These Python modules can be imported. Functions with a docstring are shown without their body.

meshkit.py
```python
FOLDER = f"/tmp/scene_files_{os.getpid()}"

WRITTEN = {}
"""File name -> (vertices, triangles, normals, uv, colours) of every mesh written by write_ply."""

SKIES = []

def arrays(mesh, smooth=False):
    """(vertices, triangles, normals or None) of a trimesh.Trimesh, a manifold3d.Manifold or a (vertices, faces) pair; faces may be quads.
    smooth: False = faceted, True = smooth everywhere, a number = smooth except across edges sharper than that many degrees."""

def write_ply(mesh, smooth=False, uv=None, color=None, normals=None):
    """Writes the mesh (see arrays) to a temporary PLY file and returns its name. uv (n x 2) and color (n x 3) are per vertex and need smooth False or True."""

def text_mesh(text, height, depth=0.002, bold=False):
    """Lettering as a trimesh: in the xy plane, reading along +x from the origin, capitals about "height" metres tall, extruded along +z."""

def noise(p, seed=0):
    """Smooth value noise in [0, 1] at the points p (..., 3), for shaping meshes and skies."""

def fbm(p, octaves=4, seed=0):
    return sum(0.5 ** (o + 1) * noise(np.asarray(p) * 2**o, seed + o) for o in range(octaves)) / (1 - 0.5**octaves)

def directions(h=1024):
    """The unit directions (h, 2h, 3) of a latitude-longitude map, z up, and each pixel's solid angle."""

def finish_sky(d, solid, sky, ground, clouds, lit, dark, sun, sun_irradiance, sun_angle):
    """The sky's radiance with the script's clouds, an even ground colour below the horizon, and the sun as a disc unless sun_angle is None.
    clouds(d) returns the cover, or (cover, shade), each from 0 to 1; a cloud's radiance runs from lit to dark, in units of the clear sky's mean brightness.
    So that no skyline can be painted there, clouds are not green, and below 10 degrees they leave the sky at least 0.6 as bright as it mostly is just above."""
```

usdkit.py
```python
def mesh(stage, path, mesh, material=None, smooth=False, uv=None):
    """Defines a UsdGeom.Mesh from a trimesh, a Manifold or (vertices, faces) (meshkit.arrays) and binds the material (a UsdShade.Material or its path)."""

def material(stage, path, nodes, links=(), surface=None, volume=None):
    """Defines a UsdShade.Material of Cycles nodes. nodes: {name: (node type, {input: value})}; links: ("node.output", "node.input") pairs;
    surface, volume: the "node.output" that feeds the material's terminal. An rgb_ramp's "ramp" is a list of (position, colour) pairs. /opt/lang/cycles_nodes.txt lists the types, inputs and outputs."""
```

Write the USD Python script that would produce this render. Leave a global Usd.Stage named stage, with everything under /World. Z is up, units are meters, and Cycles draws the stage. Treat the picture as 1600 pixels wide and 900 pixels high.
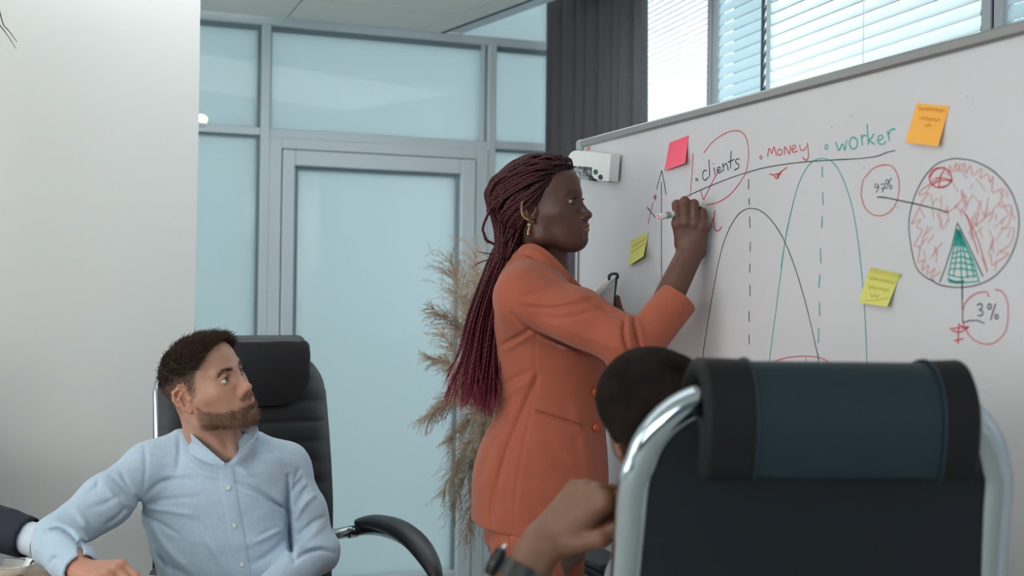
import math, random
import numpy as np
import trimesh
import manifold3d
from shapely.geometry import Polygon, box as sbox
from shapely.ops import unary_union
import usdkit
from meshkit import fbm, noise
from pxr import Usd, UsdGeom, UsdLux, UsdShade, Gf, Sdf, Vt

stage = Usd.Stage.CreateInMemory()
UsdGeom.SetStageUpAxis(stage, 'Z')
UsdGeom.SetStageMetersPerUnit(stage, 1.0)
world = UsdGeom.Xform.Define(stage, '/World')
stage.SetDefaultPrim(world.GetPrim())
rng = np.random.default_rng(7)

# ------------------------------------------------------------------ camera
F = 1900.0                       # focal length in pixels of the 1600 px frame
EYE = np.array([0.0, 0.0, 1.40])
PITCH, ROLL = 5.0 / 1900.0, 0.0140
_f = np.array([0, math.cos(PITCH), math.sin(PITCH)])
_r0, _u0 = np.array([1.0, 0, 0]), np.array([0, -math.sin(PITCH), math.cos(PITCH)])
CR = _r0 * math.cos(ROLL) + _u0 * math.sin(ROLL)
CU = -_r0 * math.sin(ROLL) + _u0 * math.cos(ROLL)
CF = _f
cam = UsdGeom.Camera.Define(stage, '/World/camera')
cam.CreateHorizontalApertureAttr(36.0)
cam.CreateVerticalApertureAttr(20.25)
cam.CreateFocalLengthAttr(36.0 * F / 1600.0)
cam.CreateFStopAttr(3.6)
cam.CreateFocusDistanceAttr(2.85)
cam.CreateClippingRangeAttr((0.05, 200.0))
cam.CreateExposureAttr(0.11)
cam.AddTransformOp().Set(Gf.Matrix4d(*CR, 0, *CU, 0, *(-CF), 0, *EYE, 1))

def W(px, py, Y):
    """World point that the pixel (px, py) of the photograph shows at depth Y."""
    return EYE + Y * (CF + (px - 800.0) / F * CR - (py - 450.0) / F * CU)
def to_px(p):
    d = np.asarray(p, float) - EYE
    y = d @ CF
    return np.stack([800 + F * (d @ CR) / y, 450 - F * (d @ CU) / y], -1)
def ray(px, py):
    return CF + (px - 800.0) / F * CR - (py - 450.0) / F * CU
def on_plane(px, py, p0, n):
    d = ray(px, py)
    return EYE + d * (np.dot(p0 - EYE, n) / np.dot(d, n))

# ------------------------------------------------------------------ light
def light(kind, name, **kw):
    l = getattr(UsdLux, kind).Define(stage, '/World/' + name)
    l.CreateIntensityAttr(kw.get('intensity', 1.0))
    l.CreateColorAttr(Gf.Vec3f(*kw.get('color', (1, 1, 1))))
    if 'size' in kw:
        l.CreateWidthAttr(kw['size'][0]); l.CreateHeightAttr(kw['size'][1])
    if 'pos' in kw:
        p, t = np.array(kw['pos'], float), np.array(kw['target'], float)
        z = (p - t) / np.linalg.norm(p - t)
        x = np.cross([0, 0, 1.0], z); x /= np.linalg.norm(x)
        y = np.cross(z, x)
        l.AddTransformOp().Set(Gf.Matrix4d(*x, 0, *y, 0, *z, 0, *p, 1))
    return l
light('DomeLight', 'sky', intensity=0.75, color=(0.95, 1.0, 1.03))
light('RectLight', 'daylight_behind', intensity=5.1, color=(1.0, 0.985, 0.955), size=(3.0, 1.5), pos=(-2.3, -2.7, 1.75), target=(0.0, 3.2, 1.25))
light('RectLight', 'ceiling_fill', intensity=1.3, color=(1.0, 0.985, 0.96), size=(2.4, 1.2), pos=(-1.3, 1.6, 2.52), target=(-1.3, 1.601, 0.0))  # unseen fill panel added overhead, no fixture modelled
light('RectLight', 'board_side_fill', intensity=3.0, color=(1.0, 0.99, 0.97), size=(3.2, 1.5), pos=(-4.5, 1.2, 1.65), target=(0.5, 2.6, 1.3))  # added fill from the left to even out the board, no window there
light('RectLight', 'partition_fill', intensity=2.0, color=(1.0, 1.0, 1.0), size=(2.2, 1.0), pos=(-0.5, 3.9, 2.52), target=(-0.5, 3.901, 0.0))  # added out of view to lift the dim partition frames
light('RectLight', 'daylight_window', intensity=11.0, color=(0.95, 0.985, 1.0), size=(7.0, 4.0), pos=(3.4, 6.6, 3.0), target=(0.9, 4.6, 2.0))
light('RectLight', 'corridor_fill_panel', intensity=1.75, color=(0.97, 1.0, 1.02), size=(4.6, 1.7), pos=(-1.35, 7.2, 1.45), target=(-0.65, 5.38, 1.45))  # upright panel added behind the frosted panes to make them glow mid-height

# ------------------------------------------------------------------ prims
_count = {}
def numbered(path):
    k = _count.get(path, 0); _count[path] = k + 1
    return path if k == 0 else '%s_%03d' % (path, k)
def pth(parent, name):
    base = '/World' if parent is None else str(parent.GetPath())
    return numbered(base + '/' + name)
def tag(o, label=None, cat=None, group=None, kind=None):
    p = o.GetPrim()
    for k, v in (('label', label), ('category', cat), ('group', group), ('kind', kind)):
        if v: p.SetCustomDataByKey(k, v)
    return p
def thing(name, label=None, cat=None, loc=(0, 0, 0), rotz=0.0, group=None, kind=None):
    x = UsdGeom.Xform.Define(stage, pth(None, name))
    x.AddTranslateOp().Set(Gf.Vec3d(*map(float, loc)))
    if rotz: x.AddRotateZOp().Set(math.degrees(rotz))
    return tag(x, label, cat, group, kind)
def obj(name, mesh, m, parent=None, smooth=False, label=None, cat=None, group=None, kind=None, col=None):
    g = usdkit.mesh(stage, pth(parent, name), mesh, LOOK[m], smooth=(True if col is not None else smooth))
    if col is not None:
        UsdGeom.PrimvarsAPI(g).CreatePrimvar('tint', Sdf.ValueTypeNames.Color3fArray, 'vertex').Set(Vt.Vec3fArray.FromNumpy(np.asarray(col, np.float32)))
    return tag(g, label, cat, group, kind)
def curves(name, strands, width, m, parent, taper=True, label=None, col=None, kind=None):
    c = UsdGeom.BasisCurves.Define(stage, pth(parent, name))
    c.CreateTypeAttr('linear'); c.CreateWrapAttr('nonperiodic')
    pts = np.concatenate(strands).astype(np.float32)
    c.CreatePointsAttr(Vt.Vec3fArray.FromNumpy(pts))
    c.CreateCurveVertexCountsAttr(Vt.IntArray.FromNumpy(np.array([len(s) for s in strands], np.int32)))
    w = np.concatenate([np.linspace(1, 0.35 if taper else 1, len(s)) * width for s in strands]).astype(np.float32)
    c.CreateWidthsAttr(Vt.FloatArray.FromNumpy(w)); c.SetWidthsInterpolation('vertex')
    UsdShade.MaterialBindingAPI.Apply(c.GetPrim()).Bind(LOOK[m])
    return tag(c, label, kind=kind)

# ------------------------------------------------------------------ materials
LOOK = {}
def srgb(r, g, b):
    c = np.array([r, g, b], float) / 255.0
    return tuple(np.where(c <= 0.04045, c / 12.92, ((c + 0.055) / 1.055) ** 2.4))
def mat(name, color, rough=0.5, metallic=0.0, var=None, var_scale=6.0, bump=0.0, bump_scale=200.0, aniso=None, tint=False, **kw):
    nodes = {'p': ('principled_bsdf', dict(base_color=color, roughness=rough, metallic=metallic, **kw))}
    links = []
    need = var or bump
    if need:
        nodes['tc'] = ('texture_coordinate', {})
    if var:
        nodes['n'] = ('noise_texture', dict(scale=var_scale, detail=3.0))
        nodes['r'] = ('rgb_ramp', {'ramp': [(0.3, color), (0.7, var)]})
        links += [('tc.object', 'n.vector'), ('n.fac', 'r.fac'), ('r.color', 'p.base_color')]
    if tint:
        nodes['at'] = ('attribute', dict(attribute='tint'))
        links = [l for l in links if l[1] != 'p.base_color']
        if var:
            nodes['mx'] = ('mix', dict(mix_type='multiply', fac=1.0))
            nodes['r'] = ('rgb_ramp', {'ramp': [(0.3, (1, 1, 1)), (0.7, var)]})
            links += [('at.color', 'mx.color1'), ('r.color', 'mx.color2'), ('mx.color', 'p.base_color')]
        else:
            links.append(('at.color', 'p.base_color'))
    if bump:
        nodes['bn'] = ('noise_texture', dict(scale=bump_scale, detail=3.0))
        nodes['b'] = ('bump', dict(strength=bump, distance=0.002))
        src = 'tc.object'
        if aniso:
            nodes['mp'] = ('mapping', dict(scale=aniso)); links += [('tc.object', 'mp.vector')]; src = 'mp.vector'
        links += [(src, 'bn.vector'), ('bn.fac', 'b.height'), ('b.normal', 'p.normal')]
    LOOK[name] = usdkit.material(stage, '/World/Looks/' + name, nodes, links, surface='p.BSDF')
mat('wall_paint', srgb(221, 225, 225), 0.7, bump=0.08, bump_scale=60)
mat('ceiling_tile', srgb(222, 224, 218), 0.85, bump=0.15, bump_scale=160)
mat('floor_carpet', srgb(186, 184, 180), 0.7, var=srgb(176, 174, 170), var_scale=60)
mat('frame_paint', srgb(208, 220, 226), 0.42)
mat('frame_gap', srgb(38, 46, 52), 0.5)
mat('gasket', srgb(128, 144, 150), 0.5)
mat('window_frame', srgb(146, 156, 162), 0.4)

mat('board', srgb(206, 207, 212), 0.26, var=srgb(201, 202, 207), var_scale=2.0)
mat('aluminium', srgb(150, 152, 152), 0.42, 0.55)
mat('plastic_white', srgb(226, 230, 230), 0.35)
mat('plastic_grey', srgb(150, 158, 160), 0.4)
mat('ink_black', srgb(48, 50, 54), 0.5)
mat('ink_red', srgb(196, 62, 66), 0.5)
mat('ink_red_faint', srgb(212, 146, 148), 0.6)
mat('ink_teal', srgb(16, 164, 152), 0.5)
mat('ink_pencil', srgb(188, 178, 92), 0.6)
mat('ink_pencil_orange', srgb(218, 150, 60), 0.6)
mat('note_pink', srgb(246, 92, 118), 0.6)
mat('note_orange', srgb(244, 176, 72), 0.6)
mat('note_green', srgb(208, 208, 108), 0.6)
mat('leather', srgb(34, 38, 42), 0.42, bump=0.25, bump_scale=380, var=srgb(30, 33, 37), var_scale=3)
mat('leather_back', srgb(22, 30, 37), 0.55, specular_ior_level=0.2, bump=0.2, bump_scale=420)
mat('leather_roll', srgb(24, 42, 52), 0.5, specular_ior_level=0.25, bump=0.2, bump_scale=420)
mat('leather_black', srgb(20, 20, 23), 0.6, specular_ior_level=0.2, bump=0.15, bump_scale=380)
mat('chrome', (0.40, 0.48, 0.53), 0.06, 1.0)
mat('wall_grey', srgb(96, 104, 112), 0.7)
mat('wood', srgb(196, 182, 166), 0.45, var=srgb(184, 168, 150), var_scale=12)
mat('black_plastic', srgb(26, 28, 30), 0.45)
mat('cabinet_dark', srgb(44, 54, 62), 0.5)
mat('orange_suit', srgb(164, 87, 63), 0.85, bump=0.25, bump_scale=1200, var=srgb(158, 82, 59), var_scale=25, sheen_weight=0.15)
mat('orange_seam', srgb(150, 70, 44), 0.85)
mat('orange_button', srgb(196, 82, 36), 0.35)
mat('skin', (0.5, 0.3, 0.2), 0.48, tint=True, bump=0.08, bump_scale=700, subsurface_weight=0.08, subsurface_scale=0.01)
mat('eye', (0.8, 0.8, 0.8), 0.12, tint=True)
mat('braid', (0.1, 0.02, 0.03), 0.6, tint=True)
mat('hair_black', srgb(22, 18, 18), 0.8, bump=0.8, bump_scale=500, specular_ior_level=0.15)
mat('hair_cropped', srgb(17, 14, 14), 0.95, bump=0.9, bump_scale=420, var=srgb(36, 28, 24), var_scale=22, specular_ior_level=0.1)
mat('braid_end', srgb(120, 28, 56), 0.6)
mat('hair_brown', srgb(64, 49, 41), 0.5)
mat('hair_light', srgb(98, 74, 58), 0.5)
mat('beard', srgb(132, 98, 74), 0.55)
mat('lash', srgb(16, 12, 12), 0.6)
mat('gold', (0.86, 0.62, 0.30), 0.22, 1.0)
mat('pearl', srgb(232, 220, 200), 0.2)
mat('shirt_blue', srgb(182, 205, 224), 0.85, bump=0.35, bump_scale=1500, var=srgb(172, 196, 217), var_scale=120, sheen_weight=0.2)
mat('shirt_white', srgb(206, 220, 234), 0.85, bump=0.2, bump_scale=1200)
mat('shirt_grey', srgb(120, 126, 134), 0.85, bump=0.2, bump_scale=1200)
mat('suit_navy', srgb(30, 36, 52), 0.8, bump=0.25, bump_scale=1200)
mat('trousers_dark', srgb(40, 44, 54), 0.85)
mat('shoe', srgb(30, 26, 24), 0.4)
mat('button_white', srgb(220, 224, 222), 0.3)
mat('watch_dark', srgb(36, 38, 42), 0.28)
mat('steel', (0.7, 0.72, 0.74), 0.25, 1.0)
mat('paper', srgb(232, 234, 236), 0.7)
mat('pad_cover', srgb(64, 66, 78), 0.45)
mat('pampas', srgb(172, 150, 126), 0.9)
mat('pampas_dark', srgb(144, 122, 100), 0.9)
mat('straw', srgb(150, 132, 100), 0.8)
mat('leaf_dry', srgb(78, 76, 66), 0.7)
mat('vase', srgb(206, 200, 190), 0.5)
mat('dot_green', srgb(30, 96, 74), 0.5)
mat('dot_dark', srgb(52, 44, 58), 0.5)
def raw(name, nodes, links, surface):
    LOOK[name] = usdkit.material(stage, '/World/Looks/' + name, nodes, links, surface=surface)
raw('frosted', {
    'd': ('diffuse_bsdf', dict(color=srgb(192, 207, 208))), 't': ('translucent_bsdf', dict(color=srgb(216, 230, 233))),
    'm': ('mix_closure', dict(fac=0.5)), 'g': ('glossy_bsdf', dict(color=(0.9, 0.95, 0.97), roughness=0.035)),
    'f': ('fresnel', dict(IOR=1.38)), 'm2': ('mix_closure', {})},
    [('d.BSDF', 'm.closure1'), ('t.BSDF', 'm.closure2'), ('f.fac', 'm2.fac'), ('m.closure', 'm2.closure1'), ('g.BSDF', 'm2.closure2')], 'm2.closure')
raw('pane', {
    't': ('transparent_bsdf', dict(color=(0.93, 0.98, 0.98))), 'g': ('glossy_bsdf', dict(color=(1, 1, 1), roughness=0.01)),
    'f': ('fresnel', dict(IOR=1.45)), 'm': ('mix_closure', {})},
    [('f.fac', 'm.fac'), ('t.BSDF', 'm.closure1'), ('g.BSDF', 'm.closure2')], 'm.closure')
def slatmat(name, dc, tc, fac):
    raw(name, {'d': ('diffuse_bsdf', dict(color=dc)), 't': ('translucent_bsdf', dict(color=tc)), 'm': ('mix_closure', dict(fac=fac))},
        [('d.BSDF', 'm.closure1'), ('t.BSDF', 'm.closure2')], 'm.closure')
slatmat('slat_white', (0.82, 0.85, 0.86), (0.80, 0.86, 0.88), 0.5)
slatmat('slat_blue', srgb(200, 212, 216), srgb(196, 212, 218), 0.5)
slatmat('slat_bright', (0.85, 0.85, 0.85), (0.93, 0.93, 0.93), 0.62)
raw('curtain', {'tc': ('texture_coordinate', {}), 'n': ('noise_texture', dict(scale=420.0, detail=3.0)), 'r': ('rgb_ramp', {'ramp': [(0.3, srgb(80, 79, 84)), (0.7, srgb(108, 107, 112))]}),
    'b': ('bump', dict(strength=0.4, distance=0.002)), 'd': ('diffuse_bsdf', {}), 't': ('translucent_bsdf', dict(color=srgb(150, 168, 172))), 'm': ('mix_closure', dict(fac=0.12))},
    [('tc.object', 'n.vector'), ('n.fac', 'r.fac'), ('n.fac', 'b.height'), ('b.normal', 'd.normal'), ('r.color', 'd.color'), ('d.BSDF', 'm.closure1'), ('t.BSDF', 'm.closure2')], 'm.closure')
raw('lamp_glow', {'e': ('emission', dict(color=(1.0, 0.95, 0.85), strength=1.6))}, [], 'e.emission')
raw('clear_glass', {'p': ('principled_bsdf', dict(base_color=(0.95, 0.97, 0.97), roughness=0.03, transmission_weight=1.0, ior=1.45))}, [], 'p.BSDF')

# ------------------------------------------------------------------ mesh helpers
def boxm(lo, hi, bevel=0.0):
    lo, hi = np.array(lo, float), np.array(hi, float)
    if bevel <= 0:
        m = trimesh.creation.box(hi - lo); m.apply_translation((lo + hi) / 2)
        return m
    b = min(bevel, (hi - lo).min() / 2.01)
    pts = []
    for sx in (0, 1):
        for sy in (0, 1):
            for sz in (0, 1):
                c = np.array([(lo, hi)[sx][0], (lo, hi)[sy][1], (lo, hi)[sz][2]])
                d = np.array([1 - 2 * sx, 1 - 2 * sy, 1 - 2 * sz]) * b
                for k in range(3):
                    e = d.copy(); e[k] = 0
                    pts.append(c + e)
    return trimesh.convex.convex_hull(np.array(pts))
def frame_of(ex, ey, ez, o):
    T = np.eye(4); T[:3, 0], T[:3, 1], T[:3, 2], T[:3, 3] = ex, ey, ez, o
    return T
def cat(ms):
    return trimesh.util.concatenate(ms)
def catmull(P, n):
    P = np.asarray(P, float)
    Q = np.vstack([2 * P[0] - P[1], P, 2 * P[-1] - P[-2]])
    m = len(P) - 1
    t = np.linspace(0, m, n); i = np.minimum(t.astype(int), m - 1); u = (t - i)[:, None]
    a, b, c, d = Q[i], Q[i + 1], Q[i + 2], Q[i + 3]
    return 0.5 * ((2 * b) + (c - a) * u + (2 * a - 5 * b + 4 * c - d) * u ** 2 + (3 * b - a - 3 * c + d) * u ** 3)
def path_frames(P, up=None):
    P = np.asarray(P, float)
    T = np.gradient(P, axis=0); T /= np.linalg.norm(T, axis=1, keepdims=True) + 1e-12
    N = np.zeros_like(P)
    a = np.array(up if up is not None else ([0, 0, 1.0] if abs(T[0][2]) < 0.9 else [1.0, 0, 0]), float)
    for i in range(len(P)):
        if up is not None: a = np.array(up, float)
        n = a - T[i] * (a @ T[i]); n /= np.linalg.norm(n) + 1e-12
        N[i] = n; a = n
    return T, N, np.cross(T, N)
def tube(P, r, sides=10, up=None, r2=None, caps=True, twist=None, lobes=None):
    """A swept tube with elliptic section: r along the normal (up), r2 along the binormal."""
    P = np.asarray(P, float); n = len(P)
    T, N, B = path_frames(P, up)
    r = np.broadcast_to(np.asarray(r, float), (n,)); r2 = r if r2 is None else np.broadcast_to(np.asarray(r2, float), (n,))
    ang = np.arange(sides) * 2 * np.pi / sides
    A = ang[None, :] + (0 if twist is None else np.asarray(twist)[:, None])
    k = 1.0 if lobes is None else lobes(ang)[None, :]
    V = P[:, None] + (k * np.cos(A) * r[:, None])[..., None] * N[:, None] + (k * np.sin(A) * r2[:, None])[..., None] * B[:, None]
    V = V.reshape(-1, 3)
    i, j = np.meshgrid(np.arange(n - 1), np.arange(sides), indexing='ij')
    a, b, c, d = i * sides + j, i * sides + (j + 1) % sides, (i + 1) * sides + (j + 1) % sides, (i + 1) * sides + j
    Fc = np.concatenate([np.stack([a, b, c], -1).reshape(-1, 3), np.stack([a, c, d], -1).reshape(-1, 3)])
    if caps:
        V = np.vstack([V, P[0], P[-1]]); c0, c1 = len(V) - 2, len(V) - 1
        k = np.arange(sides); e = (n - 1) * sides
        Fc = np.vstack([Fc, np.stack([np.full(sides, c0), (k + 1) % sides, k], -1), np.stack([np.full(sides, c1), e + k, e + (k + 1) % sides], -1)])
    return trimesh.Trimesh(V, Fc, process=False)
def lathe(prof, n=32):
    return trimesh.creation.revolve(np.array(prof, float), sections=n)
def extrude(poly, h):
    return trimesh.creation.extrude_polygon(poly, h, engine='earcut')
def disc_at(c, nrm, r, t, sides=20):
    m = trimesh.creation.cylinder(r, t, sections=sides)
    z = np.asarray(nrm, float) / np.linalg.norm(nrm)
    x = np.cross([0.1, 0.2, 1.0], z); x /= np.linalg.norm(x)
    m.apply_transform(frame_of(x, np.cross(z, x), z, c))
    return m
def rounded_disc(c, nrm, r, t, sides=20):
    m = lathe([(0, -t / 2), (r * .85, -t / 2), (r, -t * .2), (r, t * .2), (r * .85, t / 2), (r * .6, t * .35), (0, t * .35)], sides)
    z = np.asarray(nrm, float) / np.linalg.norm(nrm)
    x = np.cross([0.1, 0.2, 1.0], z); x /= np.linalg.norm(x)
    m.apply_transform(frame_of(x, np.cross(z, x), z, c))
    return m

# ------------------------------------------------------------------ sculpting: a distance field on a grid, blended, then meshed
def unit(v):
    v = np.asarray(v, float); return v / (np.linalg.norm(v) + 1e-12)
def rot_axes(yaw=0.0, pitch=0.0, roll=0.0):
    """Columns forward, left, up: yaw about z, pitch lifts the forward axis, roll tips about it."""
    cy, sy, cp, sp, cr, sr = math.cos(yaw), math.sin(yaw), math.cos(pitch), math.sin(pitch), math.cos(roll), math.sin(roll)
    Rz = np.array([[cy, -sy, 0], [sy, cy, 0], [0, 0, 1]]); Ry = np.array([[cp, 0, -sp], [0, 1, 0], [sp, 0, cp]])
    Rx = np.array([[1, 0, 0], [0, cr, -sr], [0, sr, cr]])
    return Rz @ Ry @ Rx
class Clay:
    def __init__(s, lo, hi, h):
        s.lo = np.array(lo, float); s.h = h
        s.n = np.ceil((np.array(hi, float) - s.lo) / h).astype(int) + 1
        s.F = np.full(s.n, 0.5, np.float32)
    def window(s, lo, hi, m):
        a = np.clip(np.floor((np.array(lo) - m - s.lo) / s.h).astype(int), 0, s.n)
        b = np.clip(np.ceil((np.array(hi) + m - s.lo) / s.h).astype(int) + 1, 0, s.n)
        if (b <= a).any(): return None, None
        g = [(s.lo[k] + s.h * np.arange(a[k], b[k])).astype(np.float32) for k in range(3)]
        X = np.stack(np.meshgrid(*g, indexing='ij'), -1)
        return tuple(slice(a[k], b[k]) for k in range(3)), X
    def mix(s, sl, d, k, op):
        A = s.F[sl]
        if op == 'cut': A, d = -A, d
        k = max(k, 1e-5)
        h = np.clip(0.5 + 0.5 * (d - A) / k, 0, 1)
        r = d * (1 - h) + A * h - k * h * (1 - h)
        s.F[sl] = -r if op == 'cut' else r
    def cap(s, a, b, ra, rb=None, k=0.02, op='add'):
        a, b = np.asarray(a, float), np.asarray(b, float); rb = ra if rb is None else rb
        R = max(ra, rb)
        sl, X = s.window(np.minimum(a, b) - R, np.maximum(a, b) + R, k + 3 * s.h)
        if sl is None: return s
        ba = (b - a).astype(np.float32); pa = X - a.astype(np.float32)
        t = np.clip((pa @ ba) / (ba @ ba + 1e-9), 0, 1)
        pa -= t[..., None] * ba; d = np.sqrt(np.einsum('...i,...i', pa, pa)) - (ra + (rb - ra) * t)
        s.mix(sl, d, k, op); return s
    def chain(s, P, r, k=0.02, op='add'):
        r = np.broadcast_to(np.asarray(r, float), (len(P),))
        for i in range(len(P) - 1): s.cap(P[i], P[i + 1], r[i], r[i + 1], k, op)
        return s
    def ell(s, c, rad, R=None, k=0.02, op='add'):
        c, rad = np.asarray(c, float), np.asarray(rad, float)
        R = np.eye(3) if R is None else R
        e = np.sqrt(((R * rad[None, :]) ** 2).sum(1))
        sl, X = s.window(c - e, c + e, k + 3 * s.h)
        if sl is None: return s
        L = (X - c.astype(np.float32)) @ R.astype(np.float32)
        k0 = np.linalg.norm(L / rad.astype(np.float32), axis=-1); k1 = np.linalg.norm(L / (rad ** 2).astype(np.float32), axis=-1)
        d = np.where(k1 > 1e-6, k0 * (k0 - 1) / np.maximum(k1, 1e-6), -rad.min())
        s.mix(sl, d.astype(np.float32), k, op); return s
    def loft(s, o, R, lev, k=0.02, op='add', power=2.0):
        """Stacked ellipses along the local z of the frame (o, R): rows (z, cx, cy, a, b)."""
        lev = np.array(sorted(map(tuple, lev)), float)
        zz = np.linspace(lev[0, 0], lev[-1, 0], 60)
        from scipy.interpolate import PchipInterpolator
        tab = PchipInterpolator(lev[:, 0], lev[:, 1:])(zz)
        cs = []
        for z, q in zip(zz, tab):
            for sx in (-1, 1):
                for sy in (-1, 1): cs.append([q[0] + sx * q[2], q[1] + sy * q[3], z])
        cs = np.array(cs) @ R.T + o
        sl, X = s.window(cs.min(0), cs.max(0), k + 3 * s.h)
        if sl is None: return s
        L = (X - np.asarray(o, np.float32)) @ R.astype(np.float32)
        q = [np.interp(L[..., 2], zz, tab[:, i]).astype(np.float32) for i in range(4)]
        u, v = np.abs(L[..., 0] - q[0]) / q[2], np.abs(L[..., 1] - q[1]) / q[3]
        rr = (u ** power + v ** power + 1e-9) ** (1 / power)
        d = (rr - 1) * np.minimum(q[2], q[3])
        dz = np.maximum(L[..., 2] - zz[-1], zz[0] - L[..., 2])
        s.mix(sl, np.maximum(d, dz), k, op); return s
    def half(s, p, n, k=0.002):
        """Cut away the side of the plane that the normal points to."""
        sl, X = s.window(s.lo, s.lo + s.h * s.n, 0)
        s.F = np.maximum(s.F, ((X - np.asarray(p, np.float32)) @ np.asarray(unit(n), np.float32)))
        return s
    def groove(s, P, w, depth, side=None):
        """A crease (depth > 0) or ridge (depth < 0) along the polyline P."""
        P = np.asarray(P, float)
        sl, X = s.window(P.min(0) - 3 * w, P.max(0) + 3 * w, 2 * s.h)
        if sl is None: return s
        best = np.full(X.shape[:3], 1e3, np.float32)
        for a, b in zip(P[:-1], P[1:]):
            ba = (b - a).astype(np.float32); pa = X - a.astype(np.float32)
            t = np.clip((pa @ ba) / (ba @ ba + 1e-9), 0, 1)
            best = np.minimum(best, np.linalg.norm(pa - t[..., None] * ba, axis=-1))
        s.F[sl] += depth * np.exp(-(best / w) ** 2); return s
    def wobble(s, fn):
        sl, X = s.window(s.lo, s.lo + s.h * s.n, 0)
        near = np.abs(s.F) < 6 * s.h
        s.F[near] += fn(X[near]).astype(np.float32); return s
    def mesh(s, relax=1):
        Fd = s.F.copy()
        for k in range(3):
            ix = [slice(None)] * 3
            for e in (0, -1):
                ix[k] = e; Fd[tuple(ix)] = np.maximum(Fd[tuple(ix)], s.h * 0.5)
        ins = Fd < 0
        nc = s.n - 1
        quads, pts = [], []
        st = (int(nc[1] * nc[2]), int(nc[2]), 1)
        for ax in range(3):
            sa = [slice(None)] * 3; sb = [slice(None)] * 3
            sa[ax], sb[ax] = slice(0, -1), slice(1, None)
            idx = np.argwhere(ins[tuple(sa)] != ins[tuple(sb)])
            if not len(idx): continue
            o1, o2 = [(1, 2), (2, 0), (0, 1)][ax]
            idx = idx[(idx[:, o1] > 0) & (idx[:, o1] < nc[o1]) & (idx[:, o2] > 0) & (idx[:, o2] < nc[o2])]
            nb = idx.copy(); nb[:, ax] += 1
            fa, fb = Fd[tuple(idx.T)], Fd[tuple(nb.T)]
            p = idx.astype(float); p[:, ax] += fa / (fa - fb)
            base = idx[:, 0] * st[0] + idx[:, 1] * st[1] + idx[:, 2]
            Q = np.stack([base + d1 * st[o1] + d2 * st[o2] for d1, d2 in ((-1, -1), (0, -1), (0, 0), (-1, 0))], 1)
            quads.append(np.where((fa > 0)[:, None], Q[:, ::-1], Q)); pts.append(p)
        Q = np.concatenate(quads); p = np.concatenate(pts)
        used, inv = np.unique(Q, return_inverse=True)
        Q = inv.reshape(-1, 4)
        cnt = np.bincount(Q.ravel(), minlength=len(used)).astype(float)
        V = np.stack([np.bincount(Q.ravel(), np.repeat(p[:, q], 4), len(used)) / cnt for q in range(3)], 1) * s.h + s.lo
        T = np.concatenate([Q[:, [0, 1, 2]], Q[:, [0, 2, 3]]])
        m = trimesh.Trimesh(V, T, process=False)
        for _ in range(relax):
            for lam in (0.5, -0.52):
                S = np.zeros_like(V); C = np.zeros(len(V))
                for i in range(4):
                    for j in ((i + 1) % 4, (i - 1) % 4):
                        for q in range(3): S[:, q] += np.bincount(Q[:, i], V[Q[:, j], q], len(V))
                        C += np.bincount(Q[:, i], minlength=len(V))
                V = V + lam * (S / C[:, None] - V)
        m = trimesh.Trimesh(V, T, process=False)
        return m
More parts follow.
